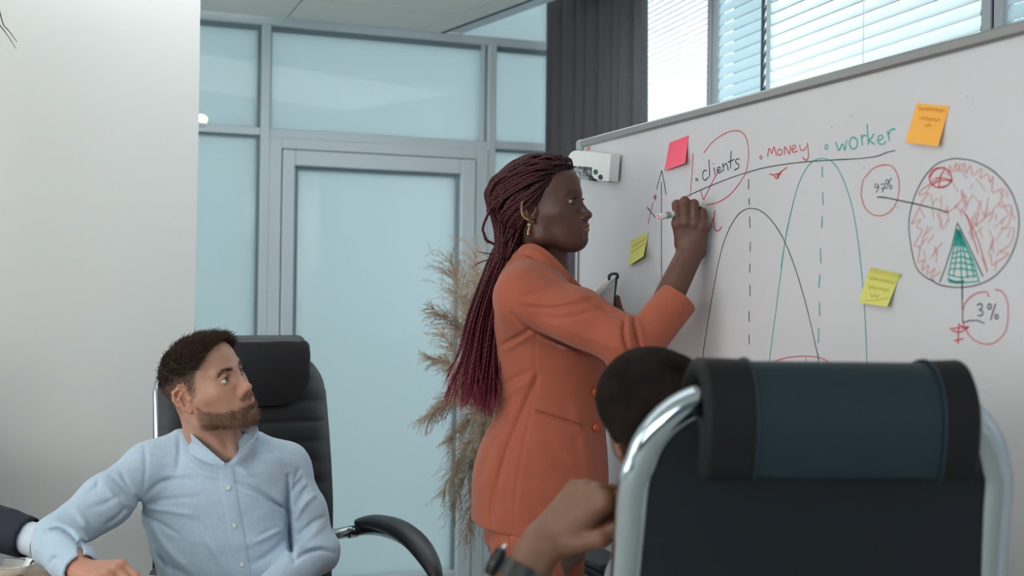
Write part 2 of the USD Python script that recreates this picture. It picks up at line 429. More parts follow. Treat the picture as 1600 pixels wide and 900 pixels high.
def hits(mesh, P, D):
    """First hit of each ray (origin P, direction D) on the mesh: point and normal."""
    V, T = mesh if isinstance(mesh, tuple) else (np.asarray(mesh.vertices), np.asarray(mesh.faces))
    a, e1, e2 = V[T[:, 0]], V[T[:, 1]] - V[T[:, 0]], V[T[:, 2]] - V[T[:, 0]]
    out = []
    for p, d in zip(np.atleast_2d(P), np.atleast_2d(D)):
        h = np.cross(d, e2); det = (e1 * h).sum(1); ok = np.abs(det) > 1e-14
        inv = np.where(ok, 1 / np.where(ok, det, 1), 0)
        sv = p - a; u = inv * (sv * h).sum(1); q = np.cross(sv, e1); v = inv * (q @ d); t = inv * (e2 * q).sum(1)
        good = ok & (u >= -1e-6) & (v >= -1e-6) & (u + v <= 1 + 1e-6) & (t > 1e-6)
        if not good.any(): out.append(None); continue
        i = np.argmin(np.where(good, t, 1e9)); n = np.cross(e1[i], e2[i]); n /= np.linalg.norm(n) + 1e-12
        if n @ d > 0: n = -n
        out.append((p + d * t[i], n))
    return out
_boxes = {}
def px_hit(mesh, px, py):
    key = id(mesh)
    if key not in _boxes:
        V, T = np.asarray(mesh.vertices), np.asarray(mesh.faces)
        q = to_px(V)[T]; _boxes[key] = (mesh, V, T, q.min(1), q.max(1))
    _, V, T, lo, hi = _boxes[key]
    k = np.flatnonzero((lo[:, 0] <= px + .1) & (hi[:, 0] >= px - .1) & (lo[:, 1] <= py + .1) & (hi[:, 1] >= py - .1))
    if not len(k): return None
    return hits((V, T[k]), [EYE], [ray(px, py)])[0]
def px_path(mesh, pts, n=24, lift=0.0):
    """A polyline of the photograph laid on the mesh's surface."""
    q = catmull(np.array([(a, b, 0) for a, b in pts], float), n)
    hs = [px_hit(mesh, a[0], a[1]) for a in q]
    return np.array([h[0] + h[1] * lift for h in hs if h is not None])
# ================================================================== the room
E1 = np.array([0.934, 0.358, 0.0]); E1 /= np.linalg.norm(E1)      # along the glass partition
E2 = np.array([E1[1], -E1[0], 0.0])                                # from the partition into the room
UP = np.array([0, 0, 1.0])
PO = np.array([-0.70, 6.33, 0.0]) * 0.85                                  # a point of the partition's foot
CEIL = 1.40 + 1.35 * 0.85
def part_tz(px, py):
    p = on_plane(px, py, PO, E2) - PO
    return p @ E1, p[2]
TP = frame_of(E1, -E2, UP, PO)
def pbox(t0, t1, z0, z1, d0, d1, bevel=0.003):
    """A box in the partition: t along it, z up, d out of it towards the room."""
    m = boxm((t0, -d1, z0), (t1, -d0, z1), bevel); m.apply_transform(TP); return m
tx = lambda px: part_tz(px, 270)[0]
zy = lambda py: part_tz(590, py)[1]
def struct(name, mesh, m, smooth=False, label=None):
    return obj(name, mesh, m, None, smooth, label, None, None, 'structure')
def pane_box(t0, t1, z0, z1): return pbox(t0, t1, z0, z1, -0.006, 0.006, 0)

t_left, t_m1a, t_m1b = -2.6, tx(404.5), tx(418.5)
t_j1, t_leafa, t_leafb, t_j2 = tx(437), tx(438.5), tx(737.5), tx(739)
t_ga, t_gb = tx(457.5), tx(715)
t_m2a, t_m2b, t_r1, t_r2 = tx(757.5), tx(769.5), tx(856), tx(866)
t_end = t_r2 + 0.55
z_top, z_tf = CEIL + 0.01, zy(57)
z_tb, z_ta = part_tz(590, 226)[1], part_tz(590, 212.5)[1]           # transom
z_head = zy(242); z_leaf = zy(243.5); z_gt = zy(267)
z_hi = 2.98
p = thing('glass_partition', 'grey-blue aluminium partition with frosted panes behind the standing person', 'partition', kind='structure')
fr = lambda name, *a: obj(name, pbox(*a), 'frame_paint', p)
fr('head_rail', t_left, t_end, z_tf, z_top, -0.03, 0.035)
fr('transom', t_left, t_m1a, part_tz(350, 209)[1], part_tz(350, 197)[1], -0.03, 0.032)
fr('transom', t_m1b, t_m2a, z_tb, z_ta, -0.03, 0.032)
fr('transom', t_m2b, t_end, part_tz(815, 236)[1], part_tz(815, 224)[1], -0.03, 0.032)
fr('mullion', t_m1a, t_m1b, 0.0, z_tf, -0.03, 0.04)
fr('mullion', t_m2a, t_m2b, 0.0, z_tf, -0.03, 0.04)
fr('mullion', t_r1, t_r2, 0.0, z_hi, -0.03, 0.04)
fr('mullion', tx(180), tx(194), 0.0, z_tf, -0.03, 0.04)
fr('door_jamb', t_m1b, t_j1, 0.0, z_tb, -0.03, 0.046)
fr('door_jamb', t_j2, t_m2a, 0.0, z_tb, -0.03, 0.046)
fr('door_head', t_j1, t_j2, z_head, z_tb, -0.03, 0.046)
for a, b, c, d in ((t_left, t_end, z_tf - 0.022, z_tf), ):
    obj('gasket', pbox(a, b, c, d, -0.02, 0.012, 0), 'gasket', p)
zl1, zl2 = part_tz(350, 209)[1], part_tz(350, 197)[1]
zr1, zr2 = part_tz(815, 236)[1], part_tz(815, 224)[1]
gk = 0.012
for a, b, c, d in ((t_m1a - gk, t_m1a, 0, z_tf), (t_m1b, t_m1b + gk * .5, z_ta, z_tf), (t_m2a - 0.03, t_m2a - 0.012, z_ta, z_tf), (t_m2a - 0.012, t_m2a, z_ta, z_tf), (t_r1 - gk, t_r1, 0, z_hi)):
    obj('glazing_bead', pbox(a, b, c, d, -0.02, 0.016, 0), 'gasket' if b - a < 0.015 else 'frame_paint', p)
for a, b, z in ((t_left, t_m1a, zl1), (t_m2b, t_r1, zr1)):
    obj('gasket', pbox(a, b, z - 0.012, z, -0.02, 0.014, 0), 'gasket', p)
obj('pane', pane_box(t_left, t_m1a, zl2, z_tf), 'frosted', p)
obj('pane', pane_box(t_left, t_m1a, 0.05, zl1), 'frosted', p)
obj('pane', pane_box(t_m1b, t_m2a, z_ta, z_tf), 'frosted', p)
obj('pane', pane_box(t_m2b, t_r1, zr2, z_tf), 'frosted', p)
obj('pane', pane_box(t_m2b, t_r1, 0.05, zr1), 'frosted', p)
obj('pane', pane_box(t_m1b + 0.02, t_r1, z_top, z_hi), 'frosted', p)
obj('pane', pane_box(t_r2, t_end, 0.05, z_tf), 'frosted', p)
obj('sill_rail', pbox(t_left, t_m1a, 0, 0.09, -0.03, 0.04), 'frame_paint', p)
obj('sill_rail', pbox(t_m2b, t_end, 0, 0.09, -0.03, 0.04), 'frame_paint', p)

d = thing('door_1', 'closed frosted glass door in a grey-blue frame behind the pampas grass', 'door', kind='structure')
obj('stile', pbox(t_leafa, t_ga, 0.01, z_leaf, -0.02, 0.058, 0.005), 'frame_paint', d)
obj('stile', pbox(t_gb, t_leafb, 0.01, z_leaf, -0.02, 0.058, 0.005), 'frame_paint', d)
obj('top_rail', pbox(t_ga, t_gb, z_gt, z_leaf, -0.02, 0.058, 0.005), 'frame_paint', d)
obj('bottom_rail', pbox(t_ga, t_gb, 0.01, 0.14, -0.02, 0.058, 0.005), 'frame_paint', d)
bw = 0.022
for q in ((t_ga, t_ga + bw * .8, 0.14, z_gt), (t_gb - bw * .5, t_gb, 0.14, z_gt), (t_ga, t_gb, z_gt - bw * .6, z_gt)):
    obj('glazing_bead', pbox(*q, -0.02, 0.03, 0.002), 'gasket', d)
obj('pane', pane_box(t_ga, t_gb, 0.14, z_gt), 'frosted', d)
for q in ((t_j1, t_leafa + .001, 0, z_head), (t_leafb, t_j2, 0, z_head), (t_j1, t_j2, z_leaf, z_head)):
    obj('shadow_gap', pbox(*q, -0.02, 0.036, 0), 'frame_gap', d)
hz = 1.0
hm = tube([PO + E1 * (t_leafa + .05) + UP * hz + E2 * .058, PO + E1 * (t_leafa + .05) + UP * hz + E2 * .11, PO + E1 * (t_leafa + .17) + UP * hz + E2 * .11], 0.009, 10)
obj('handle', hm, 'steel', d, smooth=40)

# floor, corridor behind the partition, ceiling
struct('floor', boxm((-6, -4, -0.1), (5.5, 11, 0)), 'floor_carpet')
m = boxm((-4.5, 0, 0), (1.3, 0.1, 3.0)); m.apply_transform(frame_of(E1, -E2, UP, PO - E2 * 2.2))
struct('wall_corridor', m, 'wall_paint')
struct('wall_back', boxm((-4.7, -3.3, 0), (3.6, -3.2, 2.6)), 'wall_grey')
struct('wall_side', boxm((-4.8, -3.3, 0), (-4.7, 3.0, 2.6)), 'wall_paint')
# ceiling: edge beside the windows
C0, C1 = on_plane(690, 50.5, np.array([0, 0, CEIL]), UP), on_plane(826, 0, np.array([0, 0, CEIL]), UP)
S0, S1 = on_plane(711, 21, np.array([0, 0, CEIL]), UP), on_plane(775, 0, np.array([0, 0, CEIL]), UP)
ED = unit(C1 - C0)                                                   # runs towards the camera
C0 = C0 - ED * 0.02
EN = np.array([ED[1], -ED[0], 0]); EN = EN if EN @ np.array([-1, 0, 0]) > 0 else -EN   # to the left, over the room
strip = abs((S1 - C1) @ EN)
def en(p): q = (np.asarray(p) - PO); return q @ E1, q @ E2
far = C0 + ED * 9.5
left = [C0 + EN * strip, far + EN * strip, far + EN * 7.0, PO + E1 * -5.2]
reg = Polygon([en(q) for q in left])
seam_t, _ = part_tz(443, 28.5)
_, seam_d = en(on_plane(600, 10.5, np.array([0, 0, CEIL]), UP))
c = thing('ceiling', 'pale suspended ceiling of large rectangular tiles', 'ceiling', kind='structure')
TC = frame_of(E1, -E2, UP, PO + UP * CEIL)
def ctile(poly, z0=0.0, z1=0.012):
    poly = Polygon([(a, -b) for a, b in poly.exterior.coords])
    m = extrude(poly, z1 - z0); m.apply_translation((0, 0, z0)); m.apply_transform(TC); return m
gap = 0.004
for i in range(-4, 9):
    for j in range(-1, 16):
        q = sbox(seam_t + 1.2 * i + gap, seam_d - 0.6 + 0.6 * j + gap, seam_t + 1.2 * (i + 1) - gap, seam_d + 0.6 * j - gap).intersection(reg)
        if q.is_empty or q.geom_type != 'Polygon' or q.area < 1e-3: continue
        obj('tile', ctile(q), 'ceiling_tile', c)
q = Polygon([en(a) for a in (C0, far, far + EN * (strip - gap), C0 + EN * (strip - gap))])
obj('border_tile', ctile(q), 'ceiling_tile', c)
q = Polygon([en(a) for a in (C0, far, far + EN * 7.0, PO - E1 * 5.2)])
obj('slab', ctile(q, 0.02, 0.10), 'ceiling_tile', c)
def along_edge(a, b, z0, z1):
    q = Polygon([en(C0 + EN * -a), en(far + EN * -a), en(far + EN * -b), en(C0 + EN * -b)]).buffer(0)
    return ctile(q, z0, z1)
obj('edge_trim', along_edge(-0.001, 0.02, 0.0, 0.16), 'frame_gap', c)
struct('trim_1', along_edge(0.02, 0.115, 0.012, 0.03), 'frame_paint', label='grey-blue rail along the ceiling edge by the curtain')
obj('upper_slab', ctile(Polygon([en(C0 + EN * 1.0), en(far + EN * 1.0), en(far - EN * 3.2), en(C0 - EN * 2.2), en(PO + E1 * 3 - E2 * .1)]).buffer(0), 0.42, 0.48), 'ceiling_tile', c)

# white wall at the left
WR = W(309, 300, 3.85); WR[2] = 0
TW = frame_of(-E1, E2, UP, WR)
m = boxm((0, -0.16, 0), (3.4, 0, CEIL), 0.004); m.apply_transform(TW)
struct('wall_left', m, 'wall_paint')
m = boxm((0.0, 0.0, 0), (3.4, 0.012, 0.08), 0.003); m.apply_transform(TW)
struct('baseboard_left', m, 'frame_paint')
lp = on_plane(309, 184.5, WR + E1 * 0.0, E1)
t = thing('wall_lamp', 'small glowing white lamp at the edge of the white wall', 'lamp', loc=WR + UP * lp[2] - E2 * 0.08)
m = trimesh.creation.cylinder(0.014, 0.012, sections=20); m.apply_transform(frame_of(UP, E2, E1, E1 * 0.005)); obj('base', m, 'plastic_white', t, smooth=40)
m = trimesh.creation.icosphere(3, 1.0); m.apply_scale([0.024, 0.024, 0.017]); m.apply_translation(E1 * 0.014 + UP * 0.004); obj('globe', m, 'lamp_glow', t, smooth=True)
m = lathe([(0, -0.012), (0.02, -0.012), (0.024, -0.004), (0.02, 0.0), (0, 0.0)], 20); m.apply_translation(E1 * 0.014 - UP * 0.008); obj('rim', m, 'plastic_white', t, smooth=40)

# ------------------------------------------------------------------ window wall, parallel to the whiteboard
BD = np.array([-0.358, 0.934, 0.0]); BD /= np.linalg.norm(BD)        # along the whiteboard
WD = np.array([-0.287, 0.958, 0.0]); WD /= np.linalg.norm(WD)        # runs away from the camera
WN = np.array([-WD[1], WD[0], 0.0])                                   # out of the window wall into the room
WO = np.array([0.40, 6.76, 0.0]) * 0.85
def win_s(px, py=60):
    return (on_plane(px, py, WO, WN) - WO) @ (-WD)                    # distance from the corner towards the camera
TWN = frame_of(-WD, -WN, UP, WO)
def wbox(s0, s1, z0, z1, d0, d1, bevel=0.003):
    m = boxm((s0, -d1, z0), (s1, -d0, z1), bevel); m.apply_transform(TWN); return m
SILL, HEADZ = 0.98, 2.86
s_a0, s_a1, s_am = win_s(1105.3), win_s(1120.3), win_s(1112.8)
s_b0, s_b1, s_bm = win_s(1533), win_s(1568), win_s(1550.5)
struct('wall_right', wbox(-0.1, 6.3, 0, SILL, -0.2, 0.0), 'wall_paint')
struct('wall_lintel', wbox(-0.1, 6.3, HEADZ, 3.2, -0.2, 0.0), 'wall_paint')
struct('wall_corner', wbox(-0.1, win_s(957) - .05, SILL, HEADZ, -0.2, 0.0), 'wall_paint')
struct('trim_2', wbox(-0.1, 6.3, SILL, SILL + 0.03, -0.1, 0.12), 'plastic_white', label='white window sill behind the whiteboard')
s_c0 = win_s(957)
bays = [(s_c0, s_a0), (s_a1, s_b0), (s_b1, s_b1 + 1.7)]
for i, (a, b) in enumerate(bays):
    w = thing('window_%d' % (i + 1), ('window bay beside the grey curtain', 'wide middle window bay with tilted blind slats', 'window bay at the right end above the whiteboard')[i], 'window', kind='structure')
    obj('bottom_frame', wbox(a, b, SILL + .03, SILL + 0.09, -0.05, 0.03), 'window_frame', w)
    obj('top_frame', wbox(a, b, HEADZ - 0.06, HEADZ, -0.05, 0.03), 'window_frame', w)
    obj('pane', wbox(a, b, SILL + .09, HEADZ - .06, -0.045, -0.040, 0), 'pane', w)
    if i == 0: obj('side_frame', wbox(a - 0.05, a + 0.0, SILL + .03, HEADZ, -0.05, 0.04), 'window_frame', w)
for i, (a, mm, b) in enumerate(((s_a0, s_am, s_a1), (s_b0, s_bm, s_b1))):
    w = thing('trim_3', 'grey window post with a dark slot, %s' % ('between the first two blinds' if i == 0 else 'at the right end of the wide blind'), 'window post', kind='structure')
    g = (b - a) * 0.065
    obj('post_half', wbox(a, mm - g, SILL + .03, HEADZ, -0.03, 0.002, .002), 'window_frame', w)
    obj('post_half', wbox(mm + g, b, SILL + .03, HEADZ, -0.03, 0.002, .002), 'window_frame', w)
    obj('slot', wbox(mm - g, mm + g, SILL + .03, HEADZ, -0.03, -0.004, 0), 'frame_gap', w)

# venetian blinds, and slats drawn for a reflection: every slat is a part
def slat(s0, s1, z, width, tilt, d=-0.012, yaw=0.0, sag=0.0, curl=0.15, n=10):
    """A crowned slat from s0 to s1 at height z; tilt turns its room edge down."""
    prof = np.array([(u * width / 2, curl * width * (1 - u * u) * 0.5) for u in np.linspace(-1, 1, 5)])
    c_, s_ = math.cos(tilt), math.sin(tilt)
    prof = np.stack([prof[:, 0] * c_ + prof[:, 1] * s_, -prof[:, 0] * s_ + prof[:, 1] * c_], 1)
    prof = np.vstack([prof, prof[::-1] - np.array([0, 0.0009])])
    S = np.linspace(s0, s1, n); k = len(prof)
    V = np.array([[s, -(d + a + yaw * (s - s0)), z + b - sag * math.sin((s - s0) / (s1 - s0) * math.pi)] for s in S for a, b in prof])
    Fc = []
    for i in range(n - 1):
        for j in range(k):
            a, b = i * k + j, i * k + (j + 1) % k
            Fc += [(a, b, b + k), (a, b + k, a + k)]
    for base in (0, (n - 1) * k):
        for j in range(k // 2 - 1):
            q = [base + j, base + j + 1, base + k - 2 - j, base + k - 1 - j]
            Fc += [(q[0], q[1], q[2]), (q[0], q[2], q[3])]
    m = trimesh.Trimesh(V, Fc, process=False); m.apply_transform(TWN); return m
b1 = thing('window_blind', 'fine closed white blind glowing beside the grey curtain', 'blind')
z = SILL + 0.14; k = 0
while z < HEADZ - 0.1:
    obj('slat', slat(s_c0 + .02, s_a0 - .004, z, 0.0275, 1.12, sag=0.003), 'slat_bright', b1, smooth=50); z += 0.0228
obj('head_rail', wbox(s_c0 + .02, s_a0 - .004, HEADZ - .1, HEADZ - .062, -0.03, 0.01), 'plastic_white', b1)
obj('bottom_rail', wbox(s_c0 + .02, s_a0 - .004, SILL + .1, SILL + .122, -0.025, 0.005), 'plastic_white', b1)
s_e0, s_e1, s_f0 = win_s(1121), win_s(1189), win_s(1194)
b2 = thing('window_blind', 'narrow strip of pale-blue slats imitating a reflection in the glazing, just right of the window post', 'blind')  # slats stand in for the slat ends mirrored in the double glazing
z = SILL + 0.14
while z < HEADZ - 0.1:
    obj('slat', slat(s_e0, s_e1, z, 0.0405, 1.38, d=-0.010, n=5, curl=0.10), 'slat_blue', b2, smooth=50); z += 0.0387
obj('bottom_rail', wbox(s_e0, s_e1, SILL + .1, SILL + .122, -0.03, 0.0), 'plastic_white', b2)
obj('head_rail', wbox(s_e0, s_e1, HEADZ - .1, HEADZ - .062, -0.03, 0.01), 'plastic_white', b2)
for q in (1190.5,):
    obj('ladder_cord', wbox(win_s(q) - .006, win_s(q) + .006, SILL + .1, HEADZ - .06, -0.004, 0.0, 0), 'frame_gap', b2)
b3 = thing('window_blind', 'wide white blind with open tilted slats in the middle window', 'blind')
z = SILL + 0.14
while z < HEADZ - 0.1:
    obj('slat', slat(s_f0, s_b0 - .006, z, 0.050, 1.12, d=-0.012, curl=0.2), 'slat_white', b3, smooth=50); z += 0.0387
obj('head_rail', wbox(s_f0, s_b0 - .006, HEADZ - .1, HEADZ - .062, -0.03, 0.02), 'plastic_white', b3)
obj('bottom_rail', wbox(s_f0, s_b0 - .006, SILL + .1, SILL + .122, -0.03, 0.01), 'plastic_white', b3)
for q, w_ in ((1203.5, .014), (1352, .0016)):
    obj('ladder_tape', wbox(win_s(q) - w_, win_s(q) + w_, SILL + .1, HEADZ - .06, 0.006, 0.0075, 0), 'slat_blue' if w_ > .01 else 'slat_white', b3)
b4 = thing('window_blind', 'pale-blue closed blind at the top right corner above the whiteboard', 'blind')
z = SILL + 0.14
while z < HEADZ - 0.1:
    obj('slat', slat(s_b1 + .004, s_b1 + 1.0, z, 0.0405, 1.38, d=-0.010, curl=0.10), 'slat_blue', b4, smooth=50); z += 0.0387
obj('head_rail', wbox(s_b1 + .004, s_b1 + 1.0, HEADZ - .1, HEADZ - .062, -0.03, 0.02), 'plastic_white', b4)

# curtain in the corner
def curtain():
    a, b = on_plane(864, 120, WO + WN * 0.22, WN), on_plane(1004, 120, WO + WN * 0.16, WN)
    n, zs = 380, np.linspace(0.04, 2.80, 40)
    u = np.linspace(0, 1, n)
    V = []
    for z in zs:
        h = (2.80 - z) / 2.76
        amp = 0.040 + 0.012 * h
        ph = 2 * np.pi * (10.5 * u + 0.25 * np.sin(5 * u + 1.0) + 0.06 * np.sin(3 * h + 9 * u))
        off = amp * (np.sin(ph) + 0.25 * np.sin(2 * ph + 1)) * (0.65 + 0.5 * np.sin(7 * u + 2) ** 2)
        wob = 0.012 * np.sin(ph * 0.5 + 4 * h)
        for i in range(n):
            p = a + (b - a) * u[i]; q = p + WN * off[i] + unit(b - a) * wob[i]
            V.append((q[0], q[1], z))
    V = np.array(V); m = len(zs)
    I, J = np.meshgrid(np.arange(m - 1), np.arange(n - 1), indexing='ij')
    q = np.stack([I * n + J, I * n + J + 1, (I + 1) * n + J + 1, (I + 1) * n + J], -1).reshape(-1, 4)
    f = np.vstack([q[:, [0, 1, 2]], q[:, [0, 2, 3]]])
    nrm = trimesh.Trimesh(V, f, process=False).vertex_normals * 0.003
    V2 = np.vstack([V, V + nrm]); f2 = np.vstack([f, f[:, ::-1] + len(V)])
    edge = []
    for r in ([I_ * n for I_ in range(m)], [I_ * n + n - 1 for I_ in range(m)], list(range(n)), [(m - 1) * n + j for j in range(n)]):
        for x, y in zip(r[:-1], r[1:]): edge += [(x, y, y + len(V)), (x, y + len(V), x + len(V))]
    return trimesh.Trimesh(V2, np.vstack([f2, edge]), process=False), a, b
cm, ca, cb = curtain()
t = thing('curtain', 'heavy grey pleated curtain hanging in the corner by the window', 'curtain')
obj('fabric', cm, 'curtain', t, smooth=True)
q0, q1 = ca.copy(), cb.copy(); q0[2] = q1[2] = 2.815
obj('rail', tube([q0 - unit(q1 - q0) * .02, q1], 0.014, 10), 'aluminium', t, smooth=40)
# ================================================================== the whiteboard
BO = np.array([0.405, 2.75, 0.0]); BN = np.array([-BD[1], BD[0], 0.0])                               # a point of its face, its normal into the room
def onb(px, py, lift=0.0): return on_plane(px, py, BO, BN) + BN * lift
def b_st(px, py):
    q = onb(px, py) - BO; return q @ (-BD), q[2]
sL, zT = b_st(904.5, 222)
zT = b_st(1250, 127)[1]
sR = sL + 2.45; zB = zT - 1.22
TB = frame_of(-BD, -BN, UP, BO)
def bbox_(s0, s1, z0, z1, d0, d1, bevel=0.002):
    m = boxm((s0, -d1, z0), (s1, -d0, z1), bevel); m.apply_transform(TB); return m
wb = thing('whiteboard', 'large whiteboard covered in marker charts and words in front of the windows', 'whiteboard', kind='thing')
obj('panel', bbox_(sL + .005, sR - .005, zB + .005, zT - .005, -0.022, 0.0, 0), 'board', wb)
fw = 0.021
obj('frame_top', bbox_(sL + .012, sR - .012, zT - fw, zT, -0.026, 0.009, .004), 'aluminium', wb)
obj('frame_bottom', bbox_(sL + .012, sR - .012, zB, zB + fw, -0.026, 0.009, .004), 'aluminium', wb)
obj('frame_side', bbox_(sL, sL + fw * .62, zB + .012, zT - .012, -0.026, 0.009, .004), 'aluminium', wb)
obj('frame_side', bbox_(sR - fw, sR, zB + .012, zT - .012, -0.026, 0.009, .004), 'aluminium', wb)
for s in (sL, sR):
    for z in (zB, zT):
        w_ = 0.034
        a, b = (s - .001, s + w_) if s == sL else (s - w_, s + .001)
        c_, e_ = (z - .001, z + w_ * .9) if z == zB else (z - w_ * .9, z + .001)
        obj('corner_cap', bbox_(a, b, c_, e_, -0.027, 0.0105, .006), 'plastic_grey', wb)
obj('pen_tray', bbox_(sL + .8, sL + 1.5, zB - .012, zB + .004, -0.02, 0.07, .003), 'aluminium', wb)
for s in (sL + .03, sR - .05):
    obj('leg', bbox_(s - .02, s + .02, 0.05, zT - .2, -0.07, -0.03, .004), 'aluminium', wb)
    obj('foot', bbox_(s - .025, s + .025, 0.0, 0.05, -0.34, 0.12, .008), 'aluminium', wb)
# a dark stroke on the corner cap
def ribbon(P, w, lift=0.0012, closed=False):
    """A marker stroke: a flat ribbon on the board with a hair of thickness."""
    P = np.asarray(P, float)
    if len(P) < 2: return None
    T = np.gradient(P, axis=0); T /= np.linalg.norm(T, axis=1, keepdims=True) + 1e-12
    S = np.cross(T, BN) * (w / 2)
    wv = (0.8 + 0.4 * noise(P * 40, 3))[:, None]
    A, B = P + S * wv + BN * 0.0002, P - S * wv + BN * 0.0002
    n = len(P); V = np.vstack([A, B, A + BN * lift * .4, B + BN * lift * .4])
    i = np.arange(n - 1); f = []
    for a, b in ((2 * n, 3 * n), (n, 0), (0, 2 * n), (3 * n, n)):
        f.append(np.stack([a + i, b + i, b + i + 1], -1)); f.append(np.stack([a + i, b + i + 1, a + i + 1], -1))
    return trimesh.Trimesh(V, np.vstack(f), process=False)
def stroke(pts, o=(0, 0), s=1.0, w=2.0, smooth=True, closed=False):
    q = np.array([(o[0] + a * s, o[1] + b * s) for a, b in pts])
    if closed: q = np.vstack([q, q[:2]])
    L = np.linalg.norm(np.diff(q, axis=0), axis=1).sum()
    if smooth and len(q) > 2:
        q = catmull(np.c_[q, np.zeros(len(q))], int(max(12, L / 3)))[:, :2]
    else:
        q = np.vstack([q[i] + (q[i + 1] - q[i]) * t for i in range(len(q) - 1) for t in np.linspace(0, 1, 6, endpoint=i == len(q) - 2)])
    P = np.array([onb(a, b) for a, b in q])
    ww = 0.86 * w / F * np.linalg.norm(P[len(P) // 2] - EYE)
    return ribbon(P, ww)
def circ(cx, cy, rx, ry=None, n=14, a0=0.3, turn=1.06):
    ry = ry or rx
    return [(cx + rx * math.cos(a0 + 2 * math.pi * turn * i / n), cy + ry * math.sin(a0 + 2 * math.pi * turn * i / n)) for i in range(n + 1)]
def draw(name, ink, strokes, label=None):
    ms = [m for m in strokes if m is not None]
    obj(name, cat(ms), ink, wb, label=label)
A = dict(o=(960, 180), s=.2875)
Bq = dict(o=(1300, 150), s=.4555)
Cq = dict(o=(1080, 260), s=.378)
Dq = dict(o=(1400, 230), s=.2555)
w1, w2 = 1.7, 2.1
draw('bullet_point', 'ink_black', [stroke(circ(448, 350, 6), w=1.8, **A)])
draw('word_clients', 'ink_black', [stroke(p, w=w2, **A) for p in (
    [(502, 303), (488, 300), (480, 322), (484, 348), (498, 352), (512, 335)], [(514, 242), (517, 290), (519, 335)],
    [(541, 285), (545, 305), (548, 325)], [(537, 262), (538, 267)],
    [(557, 300), (575, 295), (573, 281), (561, 288), (560, 308), (572, 313), (586, 300)],
    [(588, 262), (592, 285), (594, 306)], [(591, 285), (604, 263), (614, 274), (620, 302)],
    [(635, 195), (633, 245), (632, 290)], [(618, 256), (652, 240)],
    [(680, 238), (663, 240), (660, 256), (675, 268), (676, 286), (652, 298)])], 'black handwritten word clients')
draw('bullet_point', 'ink_red', [stroke(circ(797, 230, 6, 9), w=1.8, **A)])
draw('word_money', 'ink_red', [stroke(p, w=w2, **A) for p in (
    [(833, 226), (841, 180), (856, 207), (868, 172), (882, 222)], circ(899, 201, 12, 17),
    [(924, 216), (927, 172), (952, 210), (956, 163)], [(964, 186), (984, 180), (985, 165), (970, 165), (964, 186), (975, 202), (997, 194)],
    [(1008, 160), (1012, 186), (1030, 190), (1046, 168)], [(1049, 150), (1054, 190), (1055, 225), (1044, 246), (1022, 228)])], 'red handwritten word money')
draw('bullet_point', 'ink_teal', [stroke(circ(1153, 173, 8, 13), w=1.9, **A)])
draw('word_worker', 'ink_teal', [stroke(p, w=2.5, **A) for p in (
    [(1202, 145), (1212, 170), (1222, 192), (1240, 155), (1254, 192), (1262, 135)], circ(1300, 152, 22, 32, a0=-1.6),
    [(1342, 104), (1346, 135), (1348, 165)], [(1345, 128), (1356, 110), (1370, 112)],
    [(1374, 48), (1378, 110), (1382, 162)], [(1412, 100), (1398, 124), (1384, 136), (1400, 148), (1416, 158)],
    [(1430, 140), (1460, 126), (1452, 108), (1436, 116), (1434, 146), (1455, 160), (1478, 143)],
    [(1483, 86), (1490, 112), (1496, 140)], [(1489, 112), (1498, 86), (1512, 76), (1528, 76)])], 'teal handwritten word worker')
draw('marker_ring', 'ink_red', [stroke([(487, 205), (530, 150), (590, 105), (640, 86), (684, 88), (712, 115), (728, 170), (728, 240), (715, 310), (680, 370), (630, 430), (570, 470), (498, 490)], w=w1, **A)])
draw('check_mark', 'ink_red', [stroke([(470, 408), (477, 435), (485, 460)], w=w1, **A), stroke([(485, 460), (520, 390), (545, 340), (572, 300)], w=w1, **A)])
draw('marker_line', 'ink_red', [stroke([(428, 208), (424, 300), (412, 445)], w=w1, **A)])
draw('marker_line', 'ink_black', [stroke([(380, 448), (450, 415), (520, 385), (620, 345), (720, 312), (820, 285), (940, 265), (1060, 252), (1200, 243), (1340, 235), (1430, 222), (1480, 203), (1528, 192)], w=w1, **A)])
draw('scribble', 'ink_red', [stroke(p, w=2.0, **A) for p in ([(845, 320), (868, 326), (880, 345), (900, 322), (908, 306), (885, 330), (895, 340)], [(885, 345), (905, 310), (940, 283)], [(872, 322), (906, 316)])])
draw('arrow', 'ink_black', [stroke([(256, 362), (256, 560), (256, 765), (258, 900)], w=1.6, **A), stroke([(230, 402), (245, 345), (258, 300), (270, 360), (282, 432)], w=1.8, smooth=False, **A)])
draw('letter_x', 'ink_red', [stroke([(210, 475), (196, 535), (183, 592)], w=1.8, **A), stroke([(220, 430), (224, 460)], w=4, **A), stroke([(212, 448), (230, 442)], w=3, **A)])
draw('letter_x', 'ink_black', [stroke([(178, 500), (200, 528), (224, 556)], w=1.8, **A)])
draw('letter_u', 'ink_red', [stroke([(504, 640), (522, 612), (540, 560), (548, 515), (541, 580), (548, 622), (566, 628), (584, 606)], w=2.2, **A)])
dash_b = [((238, 52), (238, 95)), ((240, 132), (241, 160)), ((242, 208), (244, 255)), ((245, 312), (244, 352)), ((244, 402), (242, 440)), ((243, 490), (244, 535)), ((239, 598), (241, 642)), ((240, 695), (241, 735)), ((237, 795), (235, 840))]
draw('dashed_line', 'ink_black', [stroke(p, w=1.9, **Cq) for p in dash_b], 'black dashed line under the smaller curve')
dash_t = [((542, 0), (543, 45)), ((544, 108), (546, 160)), ((542, 207), (540, 255)), ((534, 340), (537, 400)), ((533, 445), (528, 502)), ((530, 562), (532, 618)), ((528, 668), (526, 730)), ((525, 775), (527, 840))]
draw('dashed_line', 'ink_teal', [stroke(p, w=2.4, **Cq) for p in dash_t], 'teal dashed line under the taller curve')
